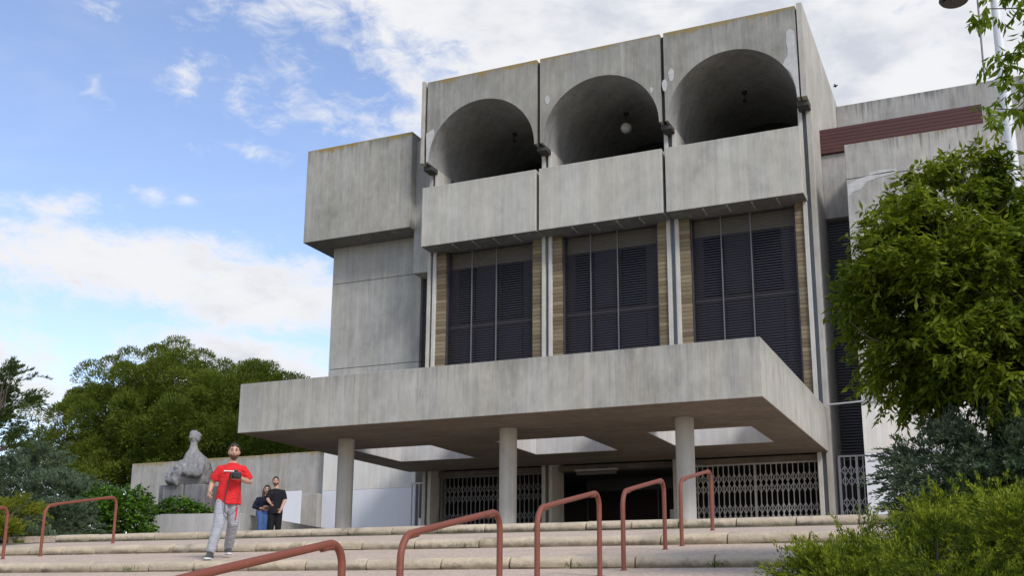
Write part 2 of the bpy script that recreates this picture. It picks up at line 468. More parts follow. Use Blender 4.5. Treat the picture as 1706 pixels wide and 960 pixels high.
# ------------------------------------------------------------------ ground, stairs, plaza
def ground_h(y):
    if y < 0: return -1.60
    if y < 17.8: return -1.72 + y * (3.0 / 17.8)
    return 1.28
def build_ground():
    ys = [-900, -200, -60, -20, -5, -2, 0] + list(np.linspace(1, 17.8, 18)) + [19, 24, 30, 40, 60, 100, 250, 900]
    xs = [-900, -250, -100, -60, -40, -30, -24, -20, -16, -10, -5, -1, 1, 4, 10, 30, 90, 300, 900]
    mb = MB(); n = len(xs)
    vs = [(x, y, ground_h(y) if y > -0.01 else -1.72) for y in ys for x in xs]
    fs = [(j * n + i, j * n + i + 1, (j + 1) * n + i + 1, (j + 1) * n + i) for j in range(len(ys) - 1) for i in range(n - 1)]
    mb.add(vs, fs)
    o = mb.build('ground', M_GROUND, smooth=True); tag(o, 'brown earth and thin grass around the stairs and buildings', kind='structure')
build_ground()

SX0, SX1 = -19.0, -0.9
RISERS = [(2.35 + 2.57 * k, -1.19 + 0.41 * k) for k in range(7)]     # foot of each riser (y, z)
TSL = 0.1050
def tread_z(k, y): return RISERS[k][1] + 0.168 + TSL * (y - RISERS[k][0] - 0.30)
def build_stairs():
    mb = MB()
    for k, (y0, z0) in enumerate(RISERS):
        if k < 6:
            ya, yb = y0 + 0.30, RISERS[k + 1][0] + 0.06
            za, zb = tread_z(k, ya), tread_z(k, yb)
            mb.add([(SX0, ya, za - .3), (SX1, ya, za - .3), (SX1, yb, zb - .3), (SX0, yb, zb - .3), (SX0, ya, za), (SX1, ya, za), (SX1, yb, zb), (SX0, yb, zb)],
                   [(0, 3, 2, 1), (4, 5, 6, 7), (0, 1, 5, 4), (1, 2, 6, 5), (2, 3, 7, 6), (3, 0, 4, 7)])
    mb.box(SX0, SX1, -0.4, 2.41, -1.9, -1.36)
    st = mb.build('stairs', M_TREAD)
    tag(st, 'broad outdoor stair of shallow sloping pebble treads', kind='structure')
    prof = [(0.022, -0.10), (0.022, 0.006), (0.004, 0.020), (0.0, 0.055), (0.010, 0.098), (0.034, 0.130), (0.070, 0.150), (0.12, 0.160), (0.297, 0.171), (0.297, -0.10)]
    meshes = []
    for ln in (0.94, 1.10, 0.80):
        b = MB(); n = len(prof)
        xs = [0, 0.012, ln * 0.25, ln * 0.5, ln * 0.75, ln - 0.012, ln]
        for i, x in enumerate(xs):
            s = 0.012 if i in (0, len(xs) - 1) else 0.0
            jit = [(rnd.uniform(-.008, .008) if 0 < i < len(xs) - 1 else 0) for _ in prof]
            b.v += [(x, (p[0] + (s if p[0] < .1 else 0) + jit[q]), p[1] - (s * .7 if p[1] > .1 else 0)) for q, p in enumerate(prof)]
        for i in range(len(xs) - 1):
            for j in range(n):
                a, c = i * n + j, i * n + (j + 1) % n
                b.f.append((a, c, c + n, a + n))
        b.f += [tuple(range(n)), tuple((len(xs) - 1) * n + j for j in range(n))[::-1]]
        meshes.append((ln, b.mesh('step_stone', M_STONE, smooth=True)))
    for k, (y0, z0) in enumerate(RISERS):
        x = SX0 + rnd.uniform(0, .3)
        while x < SX1 - 0.2:
            ln, me = meshes[rnd.choice((0, 0, 1, 2))]
            o = bpy.data.objects.new('step_stone', me)
            o.location = (x, y0 + rnd.uniform(-.008, .008), z0 + rnd.uniform(-.006, .006))
            o.rotation_euler = (0, 0, rnd.uniform(-.006, .006))
            local(o, st)
            x += ln + rnd.uniform(0.012, 0.022)
build_stairs()
pz = MB(); yp = RISERS[6][0] + .30
pz.add([(-26, yp, 1.438), (4, yp, 1.438), (4, 34, 1.438), (-26, 34, 1.438), (-26, yp, 1.1), (4, yp, 1.1), (4, 34, 1.1), (-26, 34, 1.1)],
       [(0, 1, 2, 3), (0, 4, 5, 1), (1, 5, 6, 2), (2, 6, 7, 3), (3, 7, 4, 0)])
tag(pz.build('plaza', M_TREAD), 'paved forecourt between the stair top and the building', kind='structure')

# ------------------------------------------------------------------ the building
B = empty('concrete_building', (-11.6, 34.0, 1.43))
tag(B, 'large grey brutalist concrete building with three arched loggias above a flat entrance canopy', 'building')
Z0 = 1.43
CEN = (-16.11, -11.57, -7.03)


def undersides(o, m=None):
    o.data.materials.append(m or M_UNDER_SHADE)
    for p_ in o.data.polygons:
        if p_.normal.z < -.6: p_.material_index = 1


def build_canopy():
    xs = [-19.05, -17.9, -15.2, -13.1, -10.45, -8.6, -5.82, -4.70]; ys = [24.0, 28.0, 31.0, 33.58]; za, zb = 4.57, 5.94
    hole = {(1, 1), (3, 1), (5, 1)}
    top, bot = MB(), MB()
    nx, ny = len(xs) - 1, len(ys) - 1
    def filled(i, j): return 0 <= i < nx and 0 <= j < ny and (i, j) not in hole
    for i in range(nx):
        for j in range(ny):
            if not filled(i, j): continue
            x0, x1, y0, y1 = xs[i], xs[i + 1], ys[j], ys[j + 1]
            top.add([(x0, y0, zb), (x1, y0, zb), (x1, y1, zb), (x0, y1, zb)], [(0, 1, 2, 3)])
            bot.add([(x0, y0, za), (x1, y0, za), (x1, y1, za), (x0, y1, za)], [(3, 2, 1, 0)])
            if not filled(i - 1, j): top.add([(x0, y1, za), (x0, y0, za), (x0, y0, zb), (x0, y1, zb)], [(0, 1, 2, 3)])
            if not filled(i + 1, j): top.add([(x1, y0, za), (x1, y1, za), (x1, y1, zb), (x1, y0, zb)], [(0, 1, 2, 3)])
            if not filled(i, j - 1): top.add([(x0, y0, za), (x1, y0, za), (x1, y0, zb), (x0, y0, zb)], [(0, 1, 2, 3)])
            if not filled(i, j + 1): top.add([(x1, y1, za), (x0, y1, za), (x0, y1, zb), (x1, y1, zb)], [(0, 1, 2, 3)])
    allb = MB(); allb.v = top.v + bot.v; nt = len(top.v); allb.f = top.f + [tuple(nt + q for q in f) for f in bot.f]
    me = bpy.data.meshes.new('canopy'); me.from_pydata(allb.v, [], allb.f)
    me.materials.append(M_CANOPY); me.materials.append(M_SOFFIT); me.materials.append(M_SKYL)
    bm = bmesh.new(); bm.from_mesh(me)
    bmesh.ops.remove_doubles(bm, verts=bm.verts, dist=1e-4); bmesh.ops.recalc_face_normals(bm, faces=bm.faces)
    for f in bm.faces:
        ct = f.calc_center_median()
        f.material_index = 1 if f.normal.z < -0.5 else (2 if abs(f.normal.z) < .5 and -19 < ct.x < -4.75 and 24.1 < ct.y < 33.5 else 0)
    ed = [e for e in bm.edges if len(e.link_faces) == 2 and e.calc_face_angle(0) > R(35)]
    bmesh.ops.bevel(bm, geom=ed, offset=0.015, segments=2, affect='EDGES', profile=0.5, material=0)
    bm.to_mesh(me); bm.free()
    cp = link(bpy.data.objects.new('canopy', me), B)
    # board lines on the soffit edge: a drip strip set just inside the front edge
    for cx, cy in ((-16.9, 26.15), (-11.82, 26.05), (-7.08, 26.15)):
        b = MB(); b.tube([(cx, cy, Z0 - .02), (cx, cy, 3.0), (cx, cy, 4.58)], 0.232, 40)
        b.build('column', M_COL, B, smooth=True)
build_canopy()


def build_tower():
    # piers: twin concrete fins with a recessed joint
    for c, fins in ((-18.38, ((-18.55, -18.42), (-18.33, -18.2))), (-13.83, ((-14.02, -13.89), (-13.77, -13.64))), (-9.30, ((-9.52, -9.39), (-9.24, -9.1))), (-4.83, ((-5.04, -4.91), (-4.78, -4.6)))):
        p = None
        for k, (x0, x1) in enumerate(fins):
            b = MB()
            end = (c == -18.38 and k == 0) or (c == -4.83 and k == 1)
            if end: continue
            b.box(x0, x1, 33.6, 34.68, Z0, 15.825)
            b.build('pier_fin', M_FIN, B, bevel=.012)
        b = MB(); b.box(fins[0][1] + .002, fins[1][0] - .002, 33.78, 34.6, Z0, 15.82); b.build('pier_joint', M_GAP, B)
        if c in (-13.83, -9.30):
            b = MB(); b.box(fins[0][0] + .01, fins[1][1] - .01, 34.684, 39.0, 13.3, 15.82); b.build('loggia_partition', M_WALL, B)
    # end walls of the tower, front edge steps forward above the springing
    for nm, x0, x1, mt in (('end_wall', -18.55, -18.42, M_SIDE), ('end_wall', -4.78, -4.6, M_SIDE)):
        b = MB(); b.prism([(33.6, Z0), (41.0, Z0), (41.0, 18.98), (32.83, 19.13), (32.83, 15.83), (33.6, 15.83)], 'x', x0, x1)
        b.build(nm, mt, B, bevel=.012)
    # vaulted panels
    for c in CEN:
        b = MB(); n = 56; r = 2.115; zs, zt, hw = 15.83, 19.06, 2.205; ya, yb = 32.85, 39.0
        arc = [(c - r * math.cos(math.pi * i / n), zs + r * math.sin(math.pi * i / n)) for i in range(n + 1)]
        outer = [(c - hw, zs)] + [(x, zt) for x, z in arc] + [(c + hw, zs)]
        inner = [(c - r, zs)] + arc + [(c + r, zs)]
        outer[1] = (c - hw, zt); outer[-2] = (c + hw, zt)
        k = len(outer)
        vs = [(x, ya, z) for x, z in inner] + [(x, ya, z) for x, z in outer] + [(x, yb, z) for x, z in inner] + [(x, yb, z) for x, z in outer]
        fs = []
        for i in range(k - 1):
            if i not in (0, k - 2):
                fs.append((i, i + 1, 2 * k + i + 1, 2 * k + i))
            fr = [i, i + 1, k + i + 1, k + i] if i not in (0, k - 2) else ([i + 1, k + i + 1, k + i] if i == 0 else [i, k + i + 1, k + i])
            fs.append(tuple(fr)); fs.append(tuple(2 * k + q for q in fr))
            fs.append((k + i, k + i + 1, 3 * k + i + 1, 3 * k + i))
        i0, i1 = 1, k - 2
        fs.append((i0, k, 3 * k, 2 * k + i0)); fs.append((i1, 2 * k - 1, 4 * k - 1, 2 * k + i1))
        b.add(vs, fs)
        me = b.mesh('arch_panel', M_PANEL, smooth=True); me.materials.append(M_VAULT)
        for p_ in me.polygons:
            ct = p_.center
            if abs(p_.normal.y) < .5 and math.hypot(ct.x - c, ct.z - zs) < r + .01: p_.material_index = 1
        link(bpy.data.objects.new('arch_panel', me), B)
    for c in (-13.84, -9.3):
        b = MB(); b.box(c - .055, c + .055, 33.0, 39.0, 15.9, 19.0); b.build('panel_joint', M_DARKGAP, B)
    for x in (-18.37, -4.81):
        b = MB(); b.box(x - .04, x + .02, 33.0, 39.0, 15.9, 18.9); b.build('panel_joint', M_DARKGAP, B)
    for c in (-18.38, -13.83, -9.30, -4.83):     # bearing pads under the springing
        b = MB(); b.box(c - .17 if c != -4.83 else c - .15, c + .17 if c != -4.83 else c + .22, 33.12, 33.62, 15.66, 15.826); b.build('bearing_pad', M_DARKGAP, B, bevel=.01)
    # balconies
    for x0, x1 in ((-18.43, -13.93), (-13.82, -9.40), (-9.29, -4.89)):
        b = MB(); b.prism([(32.85, 12.6), (34.68, 12.6), (34.68, 12.85), (33.52, 12.85), (33.52, 14.85), (32.85, 14.87)], 'x', x0, x1)
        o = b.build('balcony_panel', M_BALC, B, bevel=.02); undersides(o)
        for t in (0.27, 0.45, 0.63, 0.81):
            xx = x0 + (x1 - x0) * t
            q = MB(); q.box(xx - .03, xx + .03, 32.95, 33.55, 12.56, 12.604); q.build('soffit_rib', M_LINTEL, o)
    # solid core behind the windows and behind the loggias
    b = MB(); b.box(-18.42, -4.79, 34.70, 41.0, 4.60, 13.30); b.build('core_wall', M_BACK, B)
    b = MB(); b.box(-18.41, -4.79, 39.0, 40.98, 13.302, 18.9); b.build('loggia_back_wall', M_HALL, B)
    for c in CEN:
        f = MB()
        for t in np.linspace(-1.9, 1.9, 5): f.box(c + t - .03, c + t + .03, 38.93, 38.99, 13.31, 17.0)
        f.build('loggia_frame', M_BLACK, B)


build_tower()


def build_windows():
    bm_ = MB().box(0, 1, 0, .30, 0, .134).mesh('brick', M_BRICK, bevel=.008, segs=1)
    for c in CEN:
        xa, xb = c - 1.70, c + 1.69
        f = MB(); f.box(xa, xb, 34.12, 34.66, 5.4, 12.0); wo = f.build('window', M_BACK, B)
        f = MB(); f.box(xa, xb, 34.10, 34.66, 12.004, 12.598); f.build('window_head', M_BACKTOP, wo)
        for pa, pb, za, zb in ((c - 1.36, c - .70, 9.95, 11.98), (c + .29, c + 1.16, 9.95, 11.98), (c - .62, c + .20, 9.95, 11.98), (c - 1.36, c - .70, 6.0, 9.6), (c + .29, c + 1.16, 6.0, 9.6), (c - .62, c + .20, 6.0, 9.6)):
            MB().box(pa, pb, 34.05, 34.116, za, zb).build('pane', M_GLASS if za > 9.9 and abs(pa - c + .62) > .01 else M_TINT, wo)
        for zz in (9.78, 6.8):
            MB().box(xa, xb, 34.0, 34.045, zz - .05, zz + .05).build('transom', M_MULL, wo)
        s = MB(); z = 5.5; a = R(24)
        while z < 12.55:
            dy, dz = .030 * math.cos(a), .030 * math.sin(a)
            t = .007
            wob = rnd.uniform(-.004, .004)
            vs = []
            for x in (xa + .02, xb - .02):
                for sy, sz, n in ((-dy, -dz, -1), (dy, dz, -1), (dy, dz, 1), (-dy, -dz, 1)):
                    vs.append((x, 33.87 + sy + wob, z + sz + n * t))
            s.add(vs, [(0, 1, 2, 3), (7, 6, 5, 4), (0, 4, 5, 1), (1, 5, 6, 2), (2, 6, 7, 3), (3, 7, 4, 0)])
            z += .0885
        s.build('louvre_slats', M_LOUVRE, wo, kind='stuff', fix=False)
        for xm in (c - .70, c + .27):
            MB().box(xm - .016, xm + .016, 33.76, 33.81, 5.4, 12.58).build('mullion', M_MULL, wo)
        for xm in (xa + .012, xb - .012):
            MB().box(xm - .02, xm + .02, 33.78, 34.08, 5.4, 12.58).build('jamb', M_LOUVRE, wo)
        # narrow strips of tan masonry each side of the window
        for x0, x1 in ((c - 2.09, c - 1.725), (c + 1.715, c + 2.055)):
            p = MB().box(x0 + .01, x1 - .01, 33.72, 34.5, 5.0, 12.6).build('brick_strip', M_DARKGAP, B)
            z = 5.2
            while z < 12.5:
                o = bpy.data.objects.new('brick', bm_); o.location = (x0, 33.68 + rnd.uniform(-.006, .006), z); o.scale = (x1 - x0, 1, 1)
                C.objects.link(o); o.parent = p
                z += .14


build_windows()


def build_left_block():
    # cantilevered box
    MB().box(-24.06, -19.32, 33.55, 41.0, 13.72, 17.56).build('cantilever_box', M_BOX, B, bevel=.02); undersides(bpy.data.objects['cantilever_box'])
    x0, x1 = -23.32, -19.36
    MB().box(x0 + .02, x1 - .01, 34.63, 40.9, Z0, 13.71).build('side_block_core', M_DARKGAP, B)
    for z0, z1 in ((5.70, 8.80), (8.82, 12.22), (12.24, 13.715)):
        MB().box(x0, x1, 34.6, 41.0, z0, z1).build('side_block_wall', M_WALL, B, bevel=.008)
    MB().box(x0 - .005, x1, 34.57, 41.0, Z0, 4.15).build('tiled_wall', M_TILE, B, bevel=.006)
    MB().box(x0 - .005, x1, 34.57, 41.0, 4.155, 5.695).build('painted_wall', M_CREAM, B, bevel=.006)
    # recess between the side block and the tower
    MB().box(-19.358, -18.56, 33.95, 41.0, 12.02, 17.3).build('recess_lintel', M_WALL, B, bevel=.008)
    MB().box(-19.358, -18.56, 35.2, 40.9, 1.43, 12.0).build('recess_back', M_HALL, B)
    s = MB(); z = 5.6
    while z < 12.0:
        s.box(-19.34, -18.57, 34.75, 34.80, z, z + .05); z += .09
    s.build('recess_louvre', M_LOUVRE, B, kind='stuff', fix=False)
    # narrow barred door
    g = MB(); g.box(-19.34, -18.57, 34.24, 34.30, 4.22, 4.28); g.box(-19.34, -18.57, 34.24, 34.30, Z0 + .05, Z0 + .1)
    for i in range(6):
        x = -19.33 + i * .148; g.box(x, x + .03, 34.25, 34.29, Z0 + .1, 4.22)
    d = g.build('barred_door', M_GATE, B)
    MB().box(-18.98, -18.88, 34.20, 34.24, 2.75, 3.0).build('lock_plate', M_SHEET, d, bevel=.01)


build_left_block()


def gate(x0, x1, y, ztop, posts, M_GATE=M_GATE):
    fr = MB()
    fr.box(x0, x1, y - .03, y + .03, ztop - .05, ztop); fr.box(x0, x1, y - .03, y + .03, Z0 + .01, Z0 + .06)
    for xp in posts: fr.box(xp - .035, xp + .035, y - .04, y + .04, Z0 + .06, ztop - .05)
    o = fr.build('scissor_gate', M_GATE, B)
    lt = MB(); n = max(3, round((x1 - x0) / .168)); p = (x1 - x0) / n
    for i in range(n + 1):
        x = x0 + i * p; lt.box(x - .014, x + .014, y - .012, y + .012, Z0 + .06, ztop - .05)
    bands = []
    for zc in (ztop - .62, ztop - 1.58, ztop - 2.5):
        bands += [zc - .16, zc + .16]
    for zc in bands:
        for i in range(n):
            x = x0 + i * p
            for s in (-1, 1):
                lt.bar((x, y + .017, zc - s * .15), (x + p, y + .017, zc + s * .15), .026, .008)
    lt.build('gate_lattice', M_GATE, o, fix=False)
    return o


def build_ground_floor():
    gate(-9.06, -5.06, 34.25, 4.42, (-9.03, -7.06, -5.10))
    gate(-18.12, -14.08, 34.25, 4.42, (-18.09, -14.12), M_GATE_SHADE)
    gate(-4.52, -3.62, 34.20, 4.52, (-4.49, -3.98, -3.65))
    MB().box(-18.19, -4.92, 34.15, 34.66, 4.425, 4.598).build('gate_lintel', M_SOFFIT, B)
    # dark entrance hall
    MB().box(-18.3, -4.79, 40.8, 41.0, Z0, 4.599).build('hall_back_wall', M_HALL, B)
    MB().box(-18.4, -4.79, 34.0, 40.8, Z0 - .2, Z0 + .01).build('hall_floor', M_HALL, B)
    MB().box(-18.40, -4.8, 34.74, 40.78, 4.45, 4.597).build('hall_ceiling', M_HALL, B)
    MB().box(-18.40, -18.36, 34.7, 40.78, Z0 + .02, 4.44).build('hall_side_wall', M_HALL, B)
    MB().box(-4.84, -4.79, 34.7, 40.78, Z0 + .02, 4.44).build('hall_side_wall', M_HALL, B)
    MB().box(-13.6, -9.6, 36.8, 36.86, 4.0, 4.44).build('door_header', M_BLACK, B)
    fr = MB()
    for x in (-13.6, -12.3, -11.0, -9.7): fr.box(x, x + .06, 36.8, 36.86, Z0 + .02, 4.0)
    e = fr.build('entrance_frame', M_BLACK, B)
    # recess between tower and right wing
    MB().box(-4.598, -3.4, 36.0, 40, Z0, 12.5).build('recess_back', M_HALL, B)
    s = MB(); z = 4.55
    while z < 12.5:
        s.box(-4.59, -3.62, 35.62, 35.67, z, z + .055); z += .095
    s.build('recess_louvre', M_LOUVRE, B, kind='stuff', fix=False)


build_ground_floor()


def build_right_wing():
    x0, x1 = -3.60, 9.0
    MB().box(x0 + .02, x1, 33.03, 40.2, Z0, 13.9).build('wing_core', M_DARKGAP, B)
    MB().box(x0, x1, 33.0, 40.2, 5.87, 12.88).build('wing_wall', M_WING, B, bevel=.012)
    MB().box(x0, x1, 33.0, 40.2, 12.90, 14.04).build('wing_parapet', M_WING, B, bevel=.02)
    MB().box(x0 - .004, x1, 32.97, 40.2, Z0, 4.4).build('tiled_wall', M_TILE, B, bevel=.006)
    MB().box(x0 - .004, x1, 32.97, 40.2, 4.405, 5.86).build('painted_wall', M_CREAM, B, bevel=.006)
    MB().box(-4.597, 5.0, 35.32, 40.1, 12.52, 14.76).build('recess_lintel', M_LINTEL, B, bevel=.012)
    MB().box(-4.597, 0.42, 35.45, 40.1, 14.765, 15.6).build('cladding_backing', M_BLACK, B)
    for i in range(7):
        z = 14.775 + i * .124
        o = MB().prism([(35.208, z), (35.44, z + .003), (35.44, z + .1225), (35.213, z + .1225)], 'x', -4.62 + (0 if i else .0), 0.42).build('cladding_board', M_RED, B, bevel=.006, segs=1)
    MB().box(-4.597, 12.0, 40.3, 41.6, 13.0, 18.76).build('rear_parapet', M_PARA, B, bevel=.02)
    MB().tube([(-4.64, 33.30, 5.95), (-3.95, 33.06, 5.93), (-3.62, 32.93, 5.92), (-2.7, 32.93, 5.90)], .028, 8).build('drain_pipe', M_GATE, B, smooth=True)
    cw = MB(); cw.box(-3.2, -3.0, 35.22, 35.3, 12.6, 12.7)


build_right_wing()


def patch(pts, y=32.846, t=.006):
    b = MB(); b.prism(pts, 'y', y - t, y + t * .3); b.build('repair_patch', M_PATCH, B)


patch([(-5.13, 18.20), (-5.0, 18.27), (-4.88, 18.15), (-4.84, 17.2), (-4.83, 15.85), (-4.905, 15.85), (-4.93, 16.2), (-5.05, 16.7), (-5.3, 17.05), (-5.24, 17.2), (-5.14, 17.32), (-5.12, 17.6), (-5.16, 17.8)])
patch([(-18.33, 17.0), (-18.02, 17.12), (-17.98, 16.9), (-18.12, 16.5), (-18.22, 16.0), (-18.23, 15.86), (-18.30, 15.86)])
for px, pz_, ra, rb in ((-13.49, 17.42, .09, .17), (-9.69, 17.05, .06, .10), (-9.23, 17.12, .09, .22), (-8.99, 17.46, .10, .24)):
    patch([(px + ra * math.cos(t) * (1 + .12 * math.sin(3 * t)), pz_ + rb * math.sin(t)) for t in np.linspace(0, 2 * math.pi, 15)[:-1]])
patch([(-3.58, 12.70), (-3.25, 12.86), (-2.8, 12.93), (-2.2, 12.95), (-2.15, 12.87), (-2.7, 12.8), (-3.0, 12.72), (-3.2, 12.5), (-3.45, 12.45), (-3.58, 12.3)], y=32.996)
patch([(-2.95, 12.98), (-2.55, 13.05), (-2.15, 13.0), (-2.1, 12.92), (-2.5, 12.91), (-2.9, 12.91)], y=32.996)

# loggia lamps, ceiling light
def hanging_lamp(x, y, ztop, zc, r, label, globe):
    e = empty('loggia_lamp', (x, y, ztop)); tag(e, label, 'lamp', 'lamps hanging in the arched loggias')
    MB().tube([(x, y, ztop), (x, y, zc + r)], .015, 8).build('rod', M_BLACK, e)
    MB().tube([(x, y, ztop), (x, y, ztop - .10)], [.10, .07], 12).build('ceiling_rose', M_BLACK, e, smooth=True)
    if globe: MB().sphere((x, y, zc), r, 28, 18).build('globe', M_GLOBE, e, smooth=True)
    else:
        MB().tube([(x, y, zc + r), (x, y, zc + r * .4), (x, y, zc - r * .6)], [r * .5, r, r * .8], 16).build('socket', M_BLACK, e, smooth=True)
hanging_lamp(-11.62, 36, 17.93, 17.33, .21, 'white glass globe lamp hanging in the middle arch', True)
hanging_lamp(-16.17, 36, 17.93, 17.62, .07, 'small bare dark lamp fitting hanging in the left arch', False)
hanging_lamp(-7.20, 36, 17.93, 17.58, .07, 'small bare dark lamp fitting hanging in the right arch', False)
e = empty('ceiling_light', (-12.5, 34.68, 4.45)); tag(e, 'unlit strip light fixed above the dark open entrance', 'light')
MB().box(-12.95, -11.55, 34.02, 34.12, 4.26, 4.38).build('diffuser', M_MULL, e, bevel=.02)
MB().box(-13.0, -11.5, 34.0, 34.146, 4.384, 4.45).build('housing', M_GATE, e, bevel=.01)
e = empty('notice_board', (-10.2, 36.5, Z0 + .01)); tag(e, 'pale grey notice board standing inside the dark entrance', 'notice board')
MB().box(-10.45, -9.75, 36.40, 36.44, 2.2, 3.25).build('panel', M_SHEET, e, bevel=.008)
for x in (-10.4, -9.83): MB().box(x, x + .04, 36.46, 36.5, Z0 + .01, 3.25).build('leg', M_BLACK, e)

# lightning rod on the rear parapet
tag(MB().tube([(0.67, 40.5, 18.75), (0.70, 40.5, 21.6), (0.72, 40.5, 24.5)], .035, 8).build('lightning_rod', M_MULL, smooth=True), 'thin dark rod standing on the rear parapet at the right', 'rod')

bd = empty('bird', (-4.98, 44.0, 21.42)); tag(bd, 'tiny dark bird flying beside the right edge of the tower', 'bird')
MB().tube([(-.10, 0, -.01), (-.04, 0, 0), (.05, 0, .01), (.11, 0, .02)], [.012, .032, .034, .010], 8).build('body', M_BLACK, bd, smooth=True, framed=True)
for sy in (-1, 1): MB().prism([(-.03, sy * .02), (.04, sy * .02), (.02, sy * .12), (-.05, sy * .20)], 'z', .012, .018).build('wing', M_BLACK, bd, framed=True)

# ------------------------------------------------------------------ garden wall, planter, white board, statue
gw = empty('garden_wall', (-28, 34.95, 1.3)); tag(gw, 'long weathered concrete wall behind the statue left of the building', 'wall')
for i, (xa, xb, zt) in enumerate(((-33.0, -29.55, 5.66), (-29.54, -26.4, 5.70), (-26.39, -23.34, 5.72))):
    MB().box(xa, xb, 34.9, 35.3, 1.2, zt).build('wall_section', M_GARDEN, gw, bevel=.015)
MB().box(-25.2, -23.34, 34.3, 34.895, 1.2, 4.05).build('low_ledge', M_GARDEN, gw, bevel=.015)
wb = empty('white_panel', (-23.75, 33.4, 1.44)); tag(wb, 'white rectangular panel standing behind the couple by the concrete wall', 'panel')
MB().box(-24.25, -23.45, 33.40, 33.44, 2.1, 4.06).build('sheet', M_SHEET, wb, bevel=.008)
for x in (-24.2, -23.54): MB().box(x, x + .04, 33.45, 33.5, 1.44, 4.06).build('post', M_GATE, wb)

pl = empty('planter', (-19, 24, 1.44)); tag(pl, 'low grey concrete planter with the statue and ivy hedge, couple beside its corner', 'planter')
MB().prism([(-20.13, 22.2), (-17.68, 22.62), (-17.85, 22.87), (-20.10, 22.45)], 'z', 1.3, 2.25).build('front_wall', M_PLANTER, pl, bevel=.012)
MB().prism([(-17.68, 22.625), (-18.84, 28.4), (-19.08, 28.35), (-17.87, 22.875)], 'z', 1.3, 2.248).build('side_wall', M_PLANTER, pl, bevel=.012)
MB().prism([(-20.13, 22.2), (-20.10, 22.45), (-24.3, 28.4), (-24.5, 28.3)], 'z', 1.3, 2.246).build('side_wall', M_PLANTER, pl, bevel=.012)
MB().prism([(-24.5, 28.42), (-24.5, 28.62), (-18.9, 28.62), (-18.85, 28.42)], 'z', 1.3, 2.244).build('rear_wall', M_PLANTER, pl, bevel=.012)


def build_planter_soil():
    mb = MB(); nx, ny = 14, 14
    pts = []
    for j in range(ny + 1):
        t = j / ny; y = 22.5 + t * 5.9
        xl = -20.05 - t * 4.1; xr = -17.9 - t * 1.1
        for i in range(nx + 1):
            s = i / nx; x = xl + (xr - xl) * s
            h = 2.16 + .52 * max(0, 1 - ((x + 21.2) / 2.3) ** 2 - ((y - 25.2) / 2.4) ** 2) + rnd.uniform(-.015, .015)
            pts.append((x, y, h))
    n = nx + 1
    mb.add(pts, [(j * n + i, j * n + i + 1, (j + 1) * n + i + 1, (j + 1) * n + i) for j in range(ny) for i in range(nx)])
    mb.build('soil', M_SOIL, pl, smooth=True, kind='stuff')


build_planter_soil()


def remesh(mb, name, mt, voxel, smooth_it=4, parent=None, framed=True, disp=None):
    me = bpy.data.meshes.new(name); me.from_pydata(mb.v, [], mb.f)
    bm = bmesh.new(); bm.from_mesh(me); bmesh.ops.recalc_face_normals(bm, faces=bm.faces); bm.to_mesh(me); bm.free()
    o = bpy.data.objects.new(name + '_tmp', me); C.objects.link(o)
    md = o.modifiers.new('r', 'REMESH'); md.mode = 'VOXEL'; md.voxel_size = voxel; md.use_smooth_shade = True
    if smooth_it:
        s = o.modifiers.new('s', 'SMOOTH'); s.iterations = smooth_it; s.factor = 0.5
    dg = bpy.context.evaluated_depsgraph_get(); ev = o.evaluated_get(dg)
    m2 = bpy.data.meshes.new_from_object(ev); m2.name = name
    bpy.data.objects.remove(o); bpy.data.meshes.remove(me)
    if disp:
        for v in m2.vertices: v.co = disp(v.co)
    m2.materials.clear(); m2.materials.append(mt)
    m2.polygons.foreach_set('use_smooth', [True] * len(m2.polygons))
    r = bpy.data.objects.new(name, m2)
    if parent is None: C.objects.link(r)
    elif framed: local(r, parent)
    else: link(r, parent)
    return r


def build_statue():
    st = empty('statue', (-21.35, 25.0, 2.6)); tag(st, 'weathered grey stone statue of a seated hunched figure on a split stone plinth', 'statue')
    MB().box(-.80, .06, -.45, .5, -.05, .72).build('plinth_block', M_STATUE, st, bevel=.03, framed=True)
    MB().box(.09, .78, -.42, .5, -.05, .70).build('plinth_block', M_STATUE, st, bevel=.03, framed=True)
    b = MB()
    # rough boulder-like seated body, sloping shoulders, long neck and a fan-shaped crest
    b.tube([(-.04, .05, .66), (-.06, .05, .80), (-.05, .05, 1.02), (-.02, .05, 1.22), (-.01, .05, 1.40), (-.02, .04, 1.55), (-.03, .03, 1.68), (-.03, .01, 1.82), (-.02, 0, 1.95), (-.02, 0, 2.06)],
           [(.47, .46), (.56, .52), (.58, .55), (.54, .50), (.44, .40), (.31, .28), (.20, .19), (.12, .12), (.095, .10), (.11, .11)], 26)
    b.sphere((-.02, -.02, 2.14), .15, sc3=(1.0, .95, 1.2)); b.sphere((-.03, -.14, 2.10), .05, sc3=(.7, 1, 1.2))
    for sx, zz in ((-.21, 2.24), (-.13, 2.32), (-.03, 2.29), (.08, 2.33), (.18, 2.25)): b.tube([(-.02 + sx * .5, .03, 2.12), (-.02 + sx, .03, zz)], [.09, .055], 7)
    b.tube([(-.30, -.12, 1.44), (-.54, -.16, 1.18), (-.58, -.26, .92), (-.40, -.42, .76), (-.08, -.50, .78)], [.09, .11, .12, .11, .10], 12)
    b.tube([(.30, -.10, 1.42), (.48, -.20, 1.22), (.54, -.34, 1.04), (.34, -.48, .98), (.04, -.50, 1.04)], [.09, .10, .11, .11, .09], 12)
    def dsp(v):
        from mathutils import noise
        k = noise.noise(v * 3.2) * .10 - abs(noise.noise(v * 5.5 + Vector((3, 1, 7)))) * .13 + noise.noise(v * 13.0) * .03 + .03
        return v + v.normalized() * k
    remesh(b, 'figure', M_STATUE, .03, 2, st, True, dsp)


build_statue()

